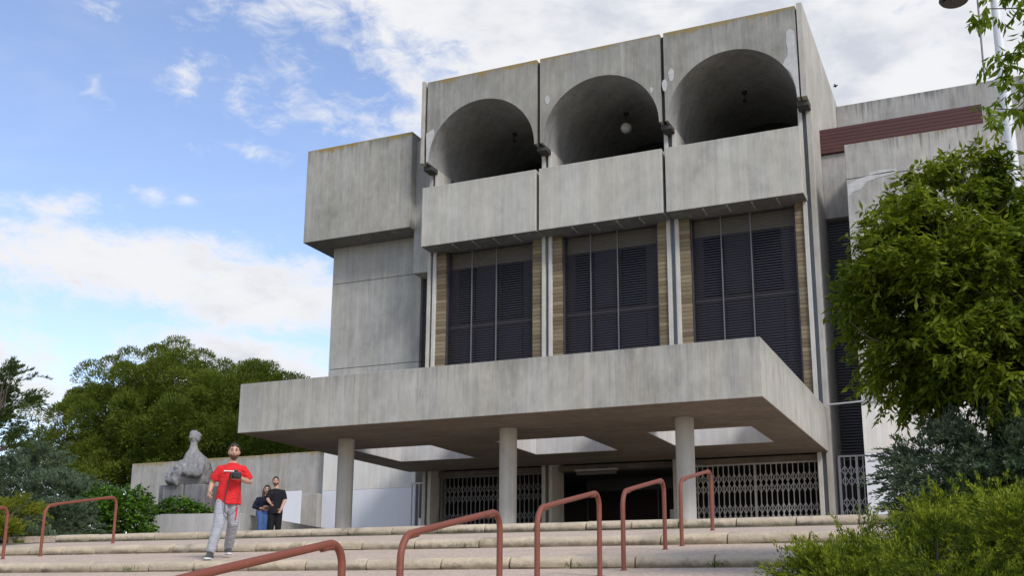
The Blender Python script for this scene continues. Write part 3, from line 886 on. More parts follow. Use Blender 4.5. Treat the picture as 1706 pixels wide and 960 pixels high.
# ------------------------------------------------------------------ handrails
def handrail(x, yn, yf, zn, zf, label, h=0.915):
    e = empty('handrail', (x, yn, zn)); tag(e, label, 'handrail', 'red handrail loops on the stairs')
    r = 0.16; p = []
    tn = zn + h; tf = zf + h; sl = (tf - tn) / (yf - yn)
    p += [(x, yn, zn - .05), (x, yn, tn - r - .05)]
    for i in range(1, 8):
        t = i / 8 * math.pi / 2
        p.append((x, yn + r * (1 - math.cos(t)), tn - r - .02 + (r + .02) * math.sin(t) + sl * r * (1 - math.cos(t))))
    for t in (.25, .5, .75): p.append((x, yn + r + (yf - yn - 2 * r) * t, tn + sl * (r + (yf - yn - 2 * r) * t)))
    for i in range(0, 8):
        t = i / 8 * math.pi / 2
        p.append((x, yf - r + r * math.sin(t), tf - sl * r * (1 - math.sin(t)) - r * (1 - math.cos(t)) * 1.1))
    p += [(x, yf, tf - r - .05), (x, yf, zf - .05)]
    MB().tube(p, .0275, 14).build('rail_tube', M_RAIL, e, smooth=True)
    for (yy, zz) in ((yn + r + .03, tn + sl * (r + .03) - .022), (yf - r - .03, tf - sl * (r + .03) - .022)):
        MB().tube([(x, yy - .06, zz - sl * .06), (x, yy + .06, zz + sl * .06)], .022, 10).build('weld_sleeve', M_RAIL, e, smooth=True)
    for yy, zz in ((yn, zn), (yf, zf)):
        MB().tube([(x, yy, zz - .01), (x, yy, zz + .008)], .045, 14).build('base_collar', M_RAIL, e, smooth=True)


labs = ['large red handrail lowest on the stairs, only its top bar and bend showing', 'red handrail loop between the lowest rail and the middle column',
        'red handrail loop in front of the dark entrance, left of the right column', 'red handrail loop just left of the right canopy column', 'red handrail loop highest on the right, in front of the white scissor gate']
for k, (yn, yf) in enumerate(((4.57, 6.35), (7.13, 8.87), (9.72, 11.48), (12.30, 14.02), (14.83, 16.58))):
    handrail(-4.1, yn, yf, tread_z(k, yn), tread_z(k + 1, yf), labs[k])
for k, (yn, yf, lb) in ((3, (12.30, 14.02, 'red handrail loop cut by the left edge of the photo beside yellow-green shrub')), (4, (14.83, 16.58, 'red handrail loop on the far left in front of blue-green juniper and ivy hedge'))):
    handrail(-16.0, yn, yf, tread_z(k, yn), tread_z(k + 1, yf), lb)

# ------------------------------------------------------------------ lamp post
e = empty('lamp_post', (0.45, 14.0, ground_h(14))); tag(e, 'tall pale grey lamp post behind the leafy tree at the right', 'lamp post')
MB().tube([(0.45, 14, ground_h(14)), (0.45, 14, 3.0), (0.45, 14, 6.0), (0.45, 14, 8.1)], [.085, .075, .068, .06], 16).build('pole', M_POLE, e, smooth=True)
MB().tube([(0.45, 14, 8.0), (0.40, 14, 8.14), (0.25, 14, 8.18), (0.0, 14, 8.1)], .03, 10).build('arm', M_POLE, e, smooth=True)
hd = MB(); hd.tube([(-.03, 14, 7.70), (-.03, 14, 7.73), (-.03, 14, 7.80), (-.03, 14, 7.90), (-.03, 14, 8.1)], [.17, .19, .18, .10, .04], 24)
hd.build('lamp_head', M_BLACK, e, smooth=True)
MB().tube([(-.03, 14, 7.685), (-.03, 14, 7.698)], .15, 20).build('lens', M_GLASS, e, smooth=True)

# ------------------------------------------------------------------ vegetation
def leaf_object(name, base, axis, side, length, width, mt, parent=None, fold=0.25, kind=None, mid=0.45):
    """one quad per leaf: base, left, tip, right; base/axis/side are Nx3 arrays"""
    N = len(base)
    axis = axis / np.linalg.norm(axis, axis=1, keepdims=True)
    side = side - axis * (side * axis).sum(1, keepdims=True); side /= np.maximum(np.linalg.norm(side, axis=1, keepdims=True), 1e-6)
    nrm = np.cross(axis, side)
    L = length.reshape(-1, 1); W = width.reshape(-1, 1)
    mp = base + axis * L * mid + nrm * W * fold
    v = np.empty((N, 4, 3), np.float32)
    v[:, 0] = base; v[:, 1] = mp + side * W * .5; v[:, 2] = base + axis * L; v[:, 3] = mp - side * W * .5
    me = bpy.data.meshes.new(name)
    me.vertices.add(N * 4); me.vertices.foreach_set('co', v.reshape(-1))
    me.loops.add(N * 4); me.loops.foreach_set('vertex_index', np.arange(N * 4, dtype=np.int32))
    me.polygons.add(N); me.polygons.foreach_set('loop_start', np.arange(0, N * 4, 4, dtype=np.int32))
    me.update(calc_edges=True); me.validate()
    me.materials.append(mt)
    o = bpy.data.objects.new(name, me)
    link(o, parent)
    if kind: o['kind'] = kind
    return o


def rdir(n):
    d = rng.normal(size=(n, 3)); return d / np.linalg.norm(d, axis=1, keepdims=True)


def shell_pts(c, r, n, inner=0.5, lump=0.18, cut=None):
    d = rdir(n)
    ph = rng.uniform(0, 6.28, 6); fr = rng.normal(size=(6, 3)) * 3.2
    bumpv = sum(np.sin(d @ fr[i] + ph[i]) for i in range(6)) / 6
    t = inner + (1 - inner) * rng.uniform(0, 1, n) ** 0.6
    p = np.array(c) + d * np.array(r) * (t * (1 + lump * bumpv))[:, None]
    if cut is not None:
        k = cut(p); p, d = p[k], d[k]
    return p, d


def twigs(origins, dirs, per, tl, leaf_l, leaf_w, droop, spread):
    """leaves along short twigs"""
    n = len(origins)
    dirs = dirs / np.linalg.norm(dirs, axis=1, keepdims=True)
    ln = tl * rng.uniform(.6, 1.3, n)
    t = np.tile((np.arange(per) + .5) / per, n); idx = np.repeat(np.arange(n), per)
    o, d, l = origins[idx], dirs[idx], ln[idx]
    b = o + d * (t * l)[:, None] + np.array((0, 0, -1.0)) * (droop * (t * l) ** 2)[:, None]
    sidev = np.cross(d, np.array((0, 0, 1.0)) + rng.normal(size=d.shape) * .5); sidev /= np.maximum(np.linalg.norm(sidev, axis=1, keepdims=True), 1e-6)
    sg = np.where(np.arange(len(t)) % 2 == 0, 1.0, -1.0)[:, None]
    ax = d * .55 + sidev * sg * spread + rng.normal(size=d.shape) * .28 + np.array((0, 0, -1.0)) * droop * .4
    sd = np.cross(ax, np.array((0, 0, 1.0))) + rng.normal(size=d.shape) * .35
    L = leaf_l * rng.uniform(.65, 1.25, len(t)); W = leaf_w * rng.uniform(.75, 1.2, len(t))
    return b, ax, sd, L, W


def limb(mb, a, b, r0, r1, wob, n=6):
    a, b = Vector(a), Vector(b); pts = []
    for i in range(n + 1):
        t = i / n; p = a.lerp(b, t)
        if 0 < i < n: p += Vector((rnd.uniform(-wob, wob), rnd.uniform(-wob, wob), rnd.uniform(-wob, wob)))
        pts.append(p)
    mb.tube(pts, [r0 + (r1 - r0) * i / n for i in range(n + 1)], 8)
    return pts


M_LEAF = foliage('privet_leaf', (0.050, 0.085, 0.008), (0.215, 0.260, 0.024), (0.32, 0.33, 0.05), .42)
M_FLEAF = foliage('near_leaf', (0.09, 0.14, 0.012), (0.20, 0.28, 0.03), (0.28, 0.32, 0.05), .45)
M_IVY = foliage('ivy_leaf', (0.025, 0.075, 0.010), (0.11, 0.215, 0.022), (0.18, 0.28, 0.04), .3, .45)
M_PINE = foliage('pine_needle', (0.036, 0.064, 0.008), (0.158, 0.192, 0.025), (0.21, 0.23, 0.035), .28, .6, clump=.5)
M_JUNB = foliage('blue_juniper', (0.044, 0.074, 0.040), (0.150, 0.200, 0.125), None, .15, .65, clump=1.6)
M_JUNG = foliage('green_juniper', (0.032, 0.064, 0.008), (0.150, 0.195, 0.018), (0.28, 0.26, 0.04), .24, .6, clump=4.5)
M_JUNT = foliage('juniper_tip', (0.13, 0.18, 0.015), (0.30, 0.34, 0.03), (0.44, 0.43, 0.07), .30, .6, clump=4.5)
M_JUNY = foliage('gold_juniper', (0.08, 0.11, 0.01), (0.25, 0.27, 0.025), (0.32, 0.31, 0.04), .25, .6, clump=2.0)
M_CON = foliage('dark_conifer', (0.018, 0.038, 0.010), (0.06, 0.09, 0.02), None, .15, .6)
M_BARK = bark('bark', (0.10, 0.08, 0.06)); M_PBARK = bark('pine_bark', (0.10, 0.065, 0.045))


def leafy_tree():
    z0 = ground_h(11)
    e = empty('broadleaf_tree', (0.1, 11.2, z0)); tag(e, 'dense leafy green tree in front of the right wing wall', 'tree')
    mb = MB(); limb(mb, (0.1, 11.2, z0 - .1), (0.0, 11.1, 2.0), .11, .075, .03)
    tips = []
    for q in ((-.9, 11.0, 3.2), (-.5, 10.7, 3.8), (-.1, 11.1, 4.3), (.5, 11.0, 3.8), (1.0, 11.3, 3.3), (-.4, 11.6, 2.8), (.3, 10.5, 2.8), (-.9, 10.8, 2.5)):
        p = limb(mb, (0, 11.1, 1.9 + rnd.uniform(-.2, .1)), q, .05, .012, .06)
        for k in (2, 3, 4, 5):
            for _ in range(3):
                limb(mb, p[k], Vector(p[k]) + Vector((rnd.uniform(-.5, .5), rnd.uniform(-.5, .5), rnd.uniform(-.1, .45))), .012, .004, .03, 3)
    mb.build('trunk', M_BARK, e, smooth=True, fix=False)
    O, D = [], []
    for c, r, n in (((-.48, 11.0, 3.0), (.72, .85, .92), 900), ((-.62, 10.95, 2.42), (.42, .6, .46), 300), ((-.12, 11.2, 3.85), (.52, .6, .58), 420), ((-.66, 11.0, 3.42), (.36, .5, .42), 240), ((.35, 11.0, 2.9), (.85, .95, .98), 800),
                    ((.0, 10.8, 2.25), (.8, .8, .5), 480), ((.75, 11.2, 3.5), (.7, .8, .7), 420), ((1.15, 11.2, 2.7), (.7, .8, .8), 420)):
        cp_, cd_ = shell_pts(c, r, max(8, n // 11), .35, .22)
        ci = rng.integers(0, len(cp_), int(n * 1.55))
        O.append(cp_[ci] + rng.normal(size=(len(ci), 3)) * (.085, .085, .07)); D.append(cd_[ci])
    O, D = np.concatenate(O), np.concatenate(D)
    D = D + np.array((0, -.1, .30)) + rng.normal(size=D.shape) * .5
    b, ax, sd_, L, W = twigs(O, D, 11, .20, .105, .036, 1.3, .6)
    L *= rng.choice((.6, .85, 1.0, 1.15), len(L))
    leaf_object('crown', b, ax, sd_, L, W, M_LEAF, e)


leafy_tree()


def near_tree():
    z0 = ground_h(6)
    e = empty('overhanging_tree', (2.1, 6.3, z0)); tag(e, 'bright green leafy branches reaching in from the top right corner', 'tree')
    mb = MB(); tr = limb(mb, (2.1, 6.3, z0 - .1), (1.9, 6.2, 4.6), .10, .05, .03, 8)
    O, D = [], []
    ends = [((1.95, 6.2, 2.9), (.14, 6.0, 3.22)), ((1.95, 6.2, 2.6), (.18, 5.95, 2.90)), ((1.95, 6.2, 2.3), (.14, 5.95, 2.60)), ((1.95, 6.2, 2.4), (.24, 6.0, 2.74)),
            ((1.93, 6.2, 3.2), (.3, 6.1, 3.42)), ((1.9, 6.2, 3.8), (1.0, 5.6, 4.5)), ((1.9, 6.2, 4.0), (2.9, 6.4, 4.4)), ((1.9, 6.2, 4.4), (1.6, 6.9, 5.2))]
    for i, (a, q) in enumerate(ends):
        p = limb(mb, a, q, .016, .003, .035, 12)
        for k in range(4, 13):
            far = p[k].x < .55
            for _ in range(9 if far else 7):
                dv = np.array((rnd.uniform(-.8, .5), rnd.uniform(-.7, .7), rnd.uniform(-.5, .5)))
                if far and k < 12 and rnd.random() < .15: continue
                O.append(np.array(p[k]) + np.array((rnd.uniform(-.07, .07), rnd.uniform(-.1, .1), rnd.uniform(-.06, .06)))); D.append(dv)
    mb.build('trunk', M_BARK, e, smooth=True, fix=False)
    O, D = np.array(O), np.array(D)
    b, ax, sd_, L, W = twigs(O, D, 7, .085, .066, .024, 2.5, .75)
    leaf_object('crown', b, ax, sd_, L, W, M_FLEAF, e)


near_tree()


def pine(name, base, lobes, label, npuff=46, tuft=480, trunks=()):
    e = empty(name, base); tag(e, label, 'tree')
    mb = MB()
    for a, b, r0, r1 in trunks: limb(mb, a, b, r0, r1, .18, 7)
    mb.build('trunk', M_PBARK, e, smooth=True, fix=False)
    B_, A_, S_, L_, W_ = [], [], [], [], []
    for c, r, n, pr in lobes:
        p, d = shell_pts(c, r, n, .55, .12)
        for q, dd in zip(p, d):
            k = pr * rng.uniform(.65, 1.25)
            t = int(tuft * (k / pr) ** 1.5)
            v = rdir(t); v = v + np.array((0, -.1, .50)) + dd * .50; v /= np.linalg.norm(v, axis=1, keepdims=True)
            bb = q + v * (k * rng.uniform(.45, 1.0, t) ** .5)[:, None] * np.array((.92, .92, 1.0))
            B_.append(bb); A_.append(v + rng.normal(size=v.shape) * .45 + np.array((0, 0, .35)))
            S_.append(rdir(t)); L_.append(rng.uniform(.11, .20, t)); W_.append(rng.uniform(.032, .055, t))
    leaf_object('crown', np.concatenate(B_), np.concatenate(A_), np.concatenate(S_), np.concatenate(L_), np.concatenate(W_), M_PINE, e, fold=.1)


pine('pine_tree', (-39, 43.5, 1.28), [((-39.4, 43.5, 8.9), (5.3, 4.4, 3.7), 170, .92), ((-42.6, 43, 8.7), (2.6, 3.0, 2.5), 50, .85), ((-36.6, 42.5, 8.6), (3.6, 3.2, 2.6), 70, .9), ((-39.5, 42, 6.9), (4.2, 2.6, 1.5), 60, .8), ((-39.4, 44.5, 8.6), (3.8, 3.0, 2.4), 110, 1.0), ((-38.6, 43.5, 10.6), (2.6, 2.2, 1.5), 60, .85)],
     'large spreading umbrella pine behind the concrete wall on the left', tuft=640,
     trunks=(((-38.5, 43.5, 1.2), (-38.8, 43.5, 7.0), .34, .24), ((-38.8, 43.5, 6.2), (-43.5, 43, 9.4), .16, .05), ((-38.8, 43.5, 6.6), (-34.8, 43, 10), .16, .05), ((-38.8, 43.5, 7), (-39, 43, 11), .18, .05), ((-38.8, 43.5, 5.6), (-46.5, 42, 8.6), .13, .03), ((-38.6, 43.5, 5.2), (-45.0, 42, 7.2), .10, .03)))
pine('pine_tree', (-33.6, 45, 1.28), [((-34.3, 45, 8.5), (3.3, 3.0, 2.9), 150, .9), ((-33.6, 44.5, 7.2), (3.2, 3.0, 2.0), 80, .85), ((-34.5, 45, 8.2), (2.2, 2.0, 1.8), 50, .9), ((-36.4, 44.8, 9.2), (1.6, 1.8, 1.6), 40, .85)],
     'smaller rounded pine between the large umbrella pine and the building', tuft=560, trunks=(((-33.6, 45, 1.2), (-33.8, 45, 9), .26, .1),))
pine('pine_tree', (-47.6, 42, 1.28), [((-46.5, 42, 9.7), (.7, .8, .75), 7, .62), ((-47.0, 42, 8.3), (1.3, 1, .5), 9, .5), ((-45.6, 42, 8.2), (.8, .8, .4), 5, .45), ((-47.6, 42, 7.3), (1.6, 1.0, .8), 12, .6)],
     'small sparse pine with sky showing through left of the umbrella pine', tuft=210,
     trunks=(((-47.6, 42, 1.2), (-47.3, 42, 6.8), .14, .08), ((-47.3, 42, 6.6), (-46.5, 42, 9.6), .07, .02), ((-47.3, 42, 6.6), (-45.5, 42, 8.2), .05, .02)))
pine('pine_tree', (-43.5, 39.5, 1.28), [((-42.8, 39.5, 5.6), (4.0, 1.8, 1.2), 46, .7), ((-38.5, 40, 5.4), (3.0, 1.6, 1.0), 26, .7)],
     'low dense pine scrub below the umbrella pine crown', tuft=230, trunks=(((-43.5, 39.5, 1.2), (-43, 39.5, 5.2), .12, .05),))


def juniper(lobes, mt, label, cat, base, nl=34, sl=.34, ll=.052, lw=.014, up=.45, inner=.35, arch=.8, name='juniper_bush', tip=None):
    e = empty(name, base); tag(e, label, cat)
    B_, A_, S_, L_, W_, T_ = [], [], [], [], [], []
    mb = MB()
    for c, r, n in lobes:
        nc = max(6, n // 11)
        cp_, cd_ = shell_pts(c, r, nc, .55, .25, cut=lambda q: q[:, 2] > base[2] - .05)
        ci = rng.integers(0, len(cp_), n); rm = float(np.mean(r))
        p = cp_[ci] + rng.normal(size=(n, 3)) * np.array((1.25, 1.25, .55)) * rm * .11 - cd_[ci] * rm * .12; d = cd_[ci]
        d = d + np.array((0, 0, up)) + rng.normal(size=d.shape) * .33; d /= np.linalg.norm(d, axis=1, keepdims=True)
        m = len(p); ln = sl * rng.uniform(.55, 1.35, m)
        t = np.tile(np.linspace(.02, 1, nl), m); i = np.repeat(np.arange(m), nl)
        dd = d[i]; s = t * ln[i]
        pos = p[i] + dd * s[:, None] - np.array((0, 0, 1.0)) * (arch * s ** 2)[:, None]
        # side branchlets: spread narrows to the tip
        q = rdir(len(t)); q -= dd * (q * dd).sum(1, keepdims=True)
        q[:, 2] *= .5
        off = (.16 * (1 - t) + .02) * ln[i] * rng.uniform(.0, 1.6, len(t))
        pos = pos + q * off[:, None] + dd * (off * .5)[:, None]
        T_.append(t * rng.uniform(.75, 1.25, len(t)))
        B_.append(pos); A_.append(dd * 1.0 + q * .65 + np.array((0, 0, .12))); S_.append(rdir(len(t)))
        L_.append(ll * rng.uniform(.6, 1.3, len(t))); W_.append(lw * rng.uniform(.7, 1.3, len(t)))
        for k in range(0, m, max(1, m // 22)):
            a = Vector(c) + Vector((0, 0, -r[2] * .5)); a.z = max(a.z, base[2] - .02); limb(mb, a, p[k], .012, .004, .03, 3)
    mb.build('stems', M_BARK, e, smooth=True, fix=False, kind='stuff')
    arr = [np.concatenate(q) for q in (B_, A_, S_, L_, W_)]; tt = np.concatenate(T_)
    young = tt > .70 if tip is not None else np.zeros(len(tt), bool)
    leaf_object('foliage', *[q[~young] for q in arr], mt, e, fold=.1)
    if tip is not None: leaf_object('new_growth', *[q[young] for q in arr], tip, e, fold=.1)


juniper([((-1.38, 8.95, .08), (.30, .5, .26), 380), ((-1.2, 8.9, .12), (.36, .4, .28), 380), ((-.98, 9.1, .30), (.42, .5, .26), 420), ((-1.02, 8.5, -.05), (.48, .5, .34), 420)], M_JUNG, 'low feathery green juniper spilling over the right end of the stairs', 'shrub', (-1.2, 8.9, ground_h(8.9)), nl=56, sl=.28, ll=.034, lw=.0095, up=.10, arch=.5, tip=M_JUNT)
juniper([((-.48, 8.9, .30), (.45, .55, .32), 340), ((.08, 8.7, .44), (.5, .6, .30), 340), ((-.35, 8.2, .0), (.7, .6, .42), 420), ((.35, 8.3, .3), (.5, .6, .45), 280)], M_JUNG, 'bright feathery juniper filling the bottom right corner', 'shrub', (-.2, 8.7, ground_h(8.6)), nl=56, sl=.28, ll=.034, lw=.0095, up=.10, arch=.5, tip=M_JUNT)
juniper([((-.50, 9.75, .56), (.36, .45, .22), 220), ((-.02, 9.8, .70), (.5, .45, .22), 300), ((.6, 9.8, .72), (.5, .5, .26), 200), ((-.1, 9.7, .35), (.9, .5, .35), 300)], M_JUNG, 'yellow-green juniper mound under the blue-green juniper on the right', 'shrub', (-.2, 9.8, ground_h(9.8)), nl=54, sl=.28, ll=.036, lw=.010, up=.08, arch=.5, tip=M_JUNT)
juniper([((-.50, 10.8, 1.20), (.46, .5, .46), 620), ((.02, 10.7, 1.30), (.55, .5, .50), 700), ((.55, 10.8, 1.32), (.5, .5, .5), 520), ((-.2, 10.6, .85), (.75, .45, .36), 620), ((.5, 10.6, .85), (.6, .45, .4), 380), ((.9, 10.9, 1.35), (.5, .6, .5), 240)], M_JUNB, 'blue-green juniper under the leafy tree on the right', 'shrub', (0, 10.8, ground_h(10.8)), nl=54, sl=.25, ll=.038, lw=.012, up=.12)
juniper([((-24.6, 22.3, 3.0), (1.7, 1.4, 1.15), 620), ((-23.1, 22.0, 2.3), (1.15, 1.1, 1.0), 520), ((-24.6, 21.6, 2.0), (1.6, 1.1, .9), 460), ((-26.3, 22.5, 3.2), (1.3, 1.3, 1.1), 260), ((-21.6, 20.4, 1.75), (1.0, .9, .6), 340), ((-20.3, 18.9, 1.42), (.9, .4, .24), 260)], M_JUNB, 'large blue-green juniper on the left behind the red handrails', 'shrub', (-24, 22, 1.28), nl=60, sl=.55, ll=.09, lw=.026, up=.25)
juniper([((-20.75, 18.2, 1.95), (.6, .6, .26), 220), ((-20.55, 18.0, 1.42), (.55, .6, .30), 240), ((-21.6, 18.3, 1.9), (.7, .7, .4), 150)], M_JUNY, 'yellow-green juniper at the left edge behind the handrail', 'shrub', (-20.5, 18.1, 1.28), nl=54, sl=.36, ll=.06, lw=.018, up=.3)
juniper([((-16.75, 14.2, 3.7), (.62, .6, .50), 120), ((-16.9, 14.2, 3.15), (.62, .6, .30), 90), ((-17.4, 14.2, 3.6), (.9, .8, 1.0), 220), ((-16.75, 14.2, 2.75), (.38, .4, .12), 26)], M_CON, 'dark conifer branches reaching in at the left edge', 'tree', (-17.9, 14.3, ground_h(14.3)), nl=36, sl=.42, ll=.085, lw=.02, up=.5, name='conifer_tree')


def ivy_hedge():
    e = empty('ivy_hedge', (-20.2, 21.6, 1.28)); tag(e, 'dense bright green ivy hedge at the left end of the planter', 'hedge')
    O, D = [], []
    for c, r, n in (((-21.3, 21.7, 2.05), (.95, .6, .85), 620), ((-20.4, 21.6, 1.95), (.75, .5, .88), 560), ((-19.95, 22.9, 2.36), (.75, .4, .26), 280), ((-19.3, 23.0, 2.30), (.4, .3, .10), 60), ((-21.6, 22.6, 2.1), (1.0, .6, .9), 260)):
        p, d = shell_pts(c, r, n, .6, .12, cut=lambda q: q[:, 2] > 1.32)
        O.append(p); D.append(d)
    O, D = np.concatenate(O), np.concatenate(D)
    D = D + np.array((0, -.3, .25)) + rng.normal(size=D.shape) * .5
    mb = MB()
    for k in range(0, len(O), 60): limb(mb, (O[k][0], O[k][1] + .1, 1.3), O[k], .012, .005, .03, 3)
    mb.build('stems', M_BARK, e, fix=False, kind='stuff')
    b, ax, sd_, L, W = twigs(O, D, 7, .2, .10, .075, .8, .7)
    leaf_object('foliage', b, ax, sd_, L, W, M_IVY, e, mid=.35)


ivy_hedge()

# ------------------------------------------------------------------ people
def cloth(name, col, var=0.18, rough=0.85, nscale=9.0):
    m, g = mat(name)
    pos = g.new('ShaderNodeTexCoord').outputs['Object']
    n = g.noise(pos, nscale, 3.0, 0.55, 0.6)
    f = g.m('ADD', 1.0 - var, g.m('MULTIPLY', n, 2 * var))
    g.put(g.b.inputs['Base Color'], g.mix(1.0, col, g.comb(f, f, f), 'MULTIPLY')); g.b.inputs['Roughness'].default_value = rough
    g.b.inputs['Specular IOR Level'].default_value = 0.2
    bump(g, g.noise(g.scale(pos, (1, 1, 1.8)), 11.0, 3.0, 0.5, 1.2), 0.9, 0.03)
    return m


M_SKIN = plain('skin', (0.46, 0.27, 0.19), 0.5, var=0.08, nscale=12)
M_HAIR = plain('dark_hair', (0.030, 0.020, 0.014), 0.55, var=0.3, nscale=60, bmp=0.6)
M_BEARD = plain('beard', (0.09, 0.055, 0.04), 0.7, var=0.3, nscale=80)
M_EYE = plain('eye', (0.03, 0.022, 0.018), 0.2)
M_LIP = plain('lip', (0.30, 0.12, 0.10), 0.5)
M_TSHIRT = cloth('red_cotton', (0.62, 0.028, 0.030))
M_SWEAT = cloth('grey_jersey', (0.33, 0.34, 0.37))
M_SHOE = plain('shoe_fabric', (0.055, 0.06, 0.055), 0.7, var=0.3, nscale=30)
M_SOLE = plain('shoe_sole', (0.62, 0.63, 0.62), 0.5)
M_BLK = cloth('black_cotton', (0.012, 0.012, 0.016)); M_BLKT = cloth('black_trouser', (0.010, 0.010, 0.012))
M_NAVY = cloth('navy_jacket', (0.011, 0.014, 0.028)); M_JEAN = cloth('blue_denim', (0.055, 0.105, 0.25))
M_PRINT = plain('white_print', (0.78, 0.76, 0.76), 0.8, var=0.05)


def V(*a): return Vector(a)


def head_mesh(b, c, s=1.0):
    """head with jaw, nose, brow, ears; facing -y"""
    vs = []; nu, nv = 28, 20
    base = len(b.v)
    t = MB(); t.sphere((0, 0, 0), 1.0, nu, nv)
    for x, y, z in t.v:
        px, py, pz = x * .074, y * .094, z * .118
        if pz < -.02:
            k = min(1, (-pz - .02) / .1); px *= 1 - .28 * k; py = py * (1 - .22 * k) - .012 * k
        if y < 0:
            if abs(x) < .75: py += .006 * math.exp(-((pz - .012) / .016) ** 2) * (1 if abs(x) > .18 else 0.2)   # eye sockets
        b.v.append((c[0] + px * s, c[1] + py * s, c[2] + pz * s))
    b.f += [tuple(base + q for q in f) for f in t.f]
    b.tube([V(*c) + V(0, -.088, .018) * s, V(*c) + V(0, -.100, -.008) * s, V(*c) + V(0, -.108, -.022) * s, V(*c) + V(0, -.092, -.034) * s], [.008 * s, .011 * s, .015 * s, .010 * s], 10)
    for sx in (-1, 1): b.sphere((c[0] + sx * .076 * s, c[1] + .008 * s, c[2] - .004 * s), .024 * s, 10, 8, (.4, .75, 1.25))


def hand_mesh(b, w, d, palm_n, s=1.0, curl=.5, flip=1):
    """palm plus five separate fingers; w wrist, d direction of the hand, palm_n palm normal"""
    d = d.normalized(); n = (palm_n - d * palm_n.dot(d)).normalized(); a = d.cross(n) * flip
    pc = w + d * .045 * s
    b.tube([w, w + d * .03 * s, w + d * .085 * s], [(.021 * s, .026 * s), (.017 * s, .038 * s), (.014 * s, .040 * s)] if abs(a.z) < 2 else .03, 12)
    for k, (o, ln) in enumerate(((-.030, .068), (-.010, .078), (.010, .072), (.029, .056))):
        p0 = w + d * .075 * s + a * o * s; p = [p0]; ang = 0; cur = p0
        for j in range(3):
            ang += curl * (.55 + .2 * j); dd = d * math.cos(ang) + n * math.sin(ang)
            cur = cur + dd * ln * s * (.42, .33, .25)[j]; p.append(cur)
        b.tube(p, [.0095 * s, .009 * s, .0082 * s, .0065 * s], 8)
    t0 = w + d * .025 * s - a * .030 * s
    b.tube([t0, t0 + (d * .6 - a * .6 + n * .35) * .035 * s, t0 + (d * .9 - a * .55 + n * .6) * .062 * s], [.012 * s, .0105 * s, .008 * s], 8)


def limb_tube(b, pts, rads, n=14): b.tube([V(*p) for p in pts], rads, n)


